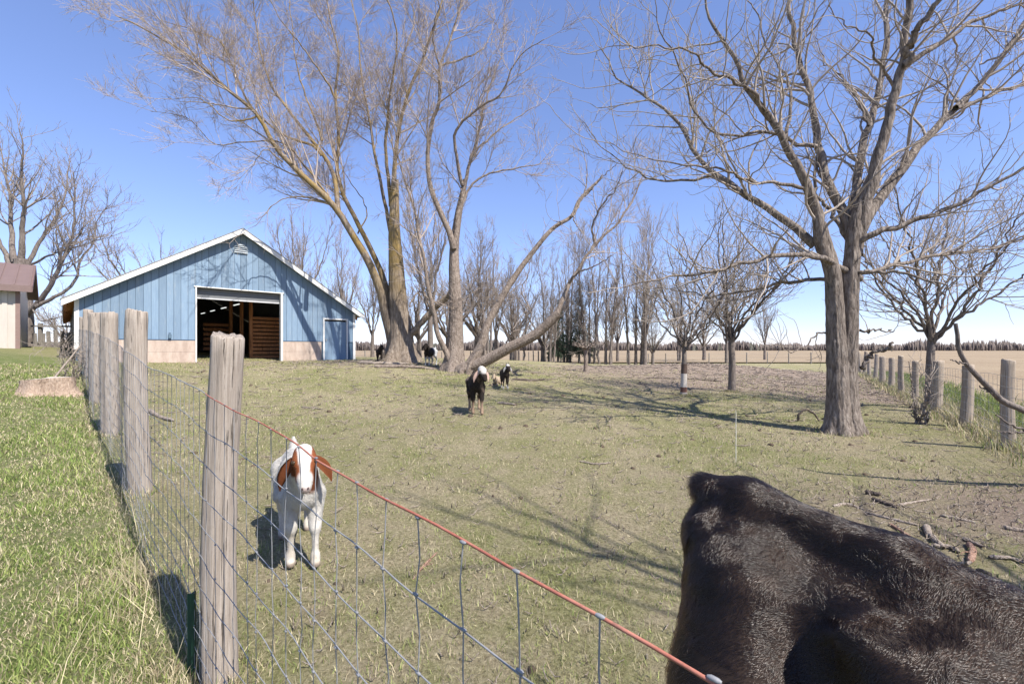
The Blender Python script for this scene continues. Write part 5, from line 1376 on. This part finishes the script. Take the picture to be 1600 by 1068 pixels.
m = NT('grass_blade'); m.done(m.attr('col').outputs['Color'], 0.7, None, 0.25)
tl = m.n('ShaderNodeBsdfTranslucent'); m.l(m.attr('col').outputs['Color'], tl.inputs[0]); mxs = m.n('ShaderNodeMixShader'); mxs.inputs[0].default_value = 0.25
m.l(m.b.outputs[0], mxs.inputs[1]); m.l(tl.outputs[0], mxs.inputs[2]); m.l(mxs.outputs[0], m.t.nodes['Material Output'].inputs['Surface'])
GM = m.m
grng = np.random.default_rng(123)
def polar(n, d0, d1, a0, a1, e=0.6):
    d = (grng.random(n)*(d1**e-d0**e)+d0**e)**(1/e); a = grng.uniform(a0, a1, n); return d*np.sin(a), d*np.cos(a), d
STRAW = np.array([.50, .43, .28]); DRY = np.array([.29, .23, .15]); OLIVE = np.array([.25, .26, .10]); GREEN = np.array([.15, .21, .05]); LIME = np.array([.30, .34, .11])
def pick(n, w, cols):
    w = w/w.sum(1, keepdims=True); r = grng.random(n)[:, None]; k = (r > np.cumsum(w, 1)).sum(1)
    return np.array(cols)[np.minimum(k, len(cols)-1)]*grng.uniform(0.7, 1.3, (n, 1))
# short grazed turf
x, y, d = polar(300000, 0.7, 26, -0.98, 0.98)
k = (x+y > 0.62 + grng.normal(0, .12, len(x))) & (east(x, y) < 0.3); x, y, d = x[k], y[k], d[k]
dn = np.exp(-(((x-4.2)/2.0)**2+((y-4.3)/1.2)**2)); k = grng.random(len(x)) > dn*0.6; x, y, d = x[k], y[k], d[k]
pn = fbm(x*0.45+3, y*0.45+8); p2 = fbm(x*3, y*3, 3); n = len(x)
g = np.clip((0.6*pn+0.4*p2-0.42)/0.16, 0, 1)
k = grng.random(n) < (0.35+0.65*p2)*(1-0.3*worn(x, y)); x, y, d, g, p2 = x[k], y[k], d[k], g[k], p2[k]; n = len(x)
wts = np.stack([1.4-0.8*g, 0.5-0.3*g, 0.3+0.45*g, 0.06+0.25*g, 0.10+0.3*g], 1)
blades('pasture_grass', x, y, grng.uniform(.012, .042, n)*(0.7+0.8*g)*(1+0.02*d), (.0022+.0006*d)*grng.uniform(.7, 1.3, n), 0.9, pick(n, wts, [STRAW, DRY, OLIVE, GREEN, LIME]), GM, 1)
# longer lawn outside the fence
x, y, d = polar(190000, 1.2, 20, -1.0, -0.42, 0.55)
k = (x+y < 0.62 + grng.normal(0, .10, len(x)) + 0.5*(fbm(x*2.5, y*2.5)-.5)); x, y, d = x[k], y[k], d[k]; n = len(x); p2 = fbm(x*1.6+5, y*1.6, 4); p3 = fbm(x*0.5, y*0.5, 2)
g = np.clip((p2-0.36)/0.22, 0, 1); tuft = np.exp(-(((x+2.55)/.35)**2+((y-3.1)/.3)**2))+0.5*np.exp(-(((x+1.9)/.3)**2+((y-2.1)/.25)**2))
fe = np.exp(-((x+y-.62)/.16)**2)
wts = np.stack([.95-.6*g+fe, .45-.25*g+.5*fe, .3+0*g, .25+.45*g, .3+.35*g], 1)
blades('lawn_grass', x, y, grng.uniform(.016, .055, n)*(0.6+0.9*g+2.0*tuft+0.55*fe)*(1+0.02*d), (.0024+.0007*d)*grng.uniform(.7, 1.3, n), 0.75, pick(n, wts, [STRAW, DRY, OLIVE, GREEN*1.15, LIME]), GM, 2, bend=0.9)
# rank grass along the field-side fence
s_ = grng.uniform(-3, 22, 60000); o_ = np.abs(grng.normal(0, 1, 60000))*0.75*np.sign(grng.random(60000)-0.12)
x = 7.65+.545*s_+.838*o_; y = 7+.838*s_-.545*o_; k = (o_ < 2.3) & (o_ > -.35) & (y > 2); x, y, o_ = x[k], y[k], o_[k]; n = len(x); d = np.hypot(x, y)
g = np.clip((o_-0.25)/.5, 0, 1); wts = np.stack([1.2-1.1*g, .5-.4*g, .2+0*g, .2+.9*g, .15+.4*g], 1)
blades('fence_grass', x, y, grng.uniform(.10, .36, n)*(0.8+.3*g), (.003+.0006*d), 0.4, pick(n, wts, [STRAW*1.1, DRY, OLIVE, GREEN, LIME]), GM, 3, bend=0.8)
# tall dry stalks
x = np.concatenate([grng.normal(-2.75, .25, 16), grng.normal(-1.6, .5, 10), -np.linspace(1.2, 6, 40)+0.6+grng.normal(0, .06, 40)]); y = np.concatenate([grng.normal(3.1, .3, 16), grng.normal(2.0, .25, 10), np.linspace(1.2, 6, 40)-0.02+grng.normal(0, .06, 40)])
n = len(x); blades('dry_stalks', x, y, grng.uniform(.18, .5, n), np.full(n, .004), 0.35, np.tile(STRAW*1.25, (n, 1)), GM, 4, bend=0.4)

# tufts at the feet of posts and trunks
fx_, fy_, fr_ = [], [], []
for o in list(bpy.data.objects):
    nm = o.name.split('.')[0]
    if nm in ('fence_post', 'field_post') and o.location.y < 20: fx_.append(o.location.x); fy_.append(o.location.y); fr_.append(0.13)
    if nm in ('walnut_tree', 'willow_tree', 'leaning_willow', 'young_tree'): fx_.append(o.location.x); fy_.append(o.location.y); fr_.append({'walnut_tree': 0.42, 'willow_tree': 0.75, 'leaning_willow': 0.5, 'young_tree': 0.14}[nm])
k = 420; fx_ = np.repeat(fx_, k); fy_ = np.repeat(fy_, k); fr_ = np.repeat(fr_, k); n = len(fx_)
a = grng.uniform(0, 6.28, n); rr = fr_*(0.85+np.abs(grng.normal(0, 0.45, n)))
x = fx_+rr*np.cos(a); y = fy_+rr*np.sin(a); d = np.hypot(x, y)
blades('foot_grass', x, y, grng.uniform(.03, .13, n), (.0024+.0006*d), 0.6, pick(n, np.tile([[1.2, .6, .4, .35, .3]], (n, 1)), [STRAW, DRY, OLIVE, GREEN, LIME]), GM, 5, bend=0.9)
# droppings and clods
n = 130; d = grng.uniform(2.2, 19, n); a = grng.uniform(-.72, .85, n); x, y = d*np.sin(a), d*np.cos(a); k = (x+y > 1.3) & (east(x, y) < -.3); x, y = x[k], y[k]; n = len(x)
z = G(x, y); r = grng.uniform(.012, .05, n)*np.clip(y/7, .5, 1.4); hh_ = np.array([-.3, .25, .6, .8])
P = np.stack([np.stack([x, y, z+r*h_], -1) for h_ in hh_], 1)
V, Q = tubes([(P, (r[:, None]*np.array([[1, 1.0, .6, .08]]))[:, :, None]*grng.uniform(.6, 1.3, (n, 4, 7)), 7)])
kind(link('droppings', np_mesh('droppings', V, Q), plain('clod_brown', (.09, .065, .045), .95, .3, 20)), 'stuff')
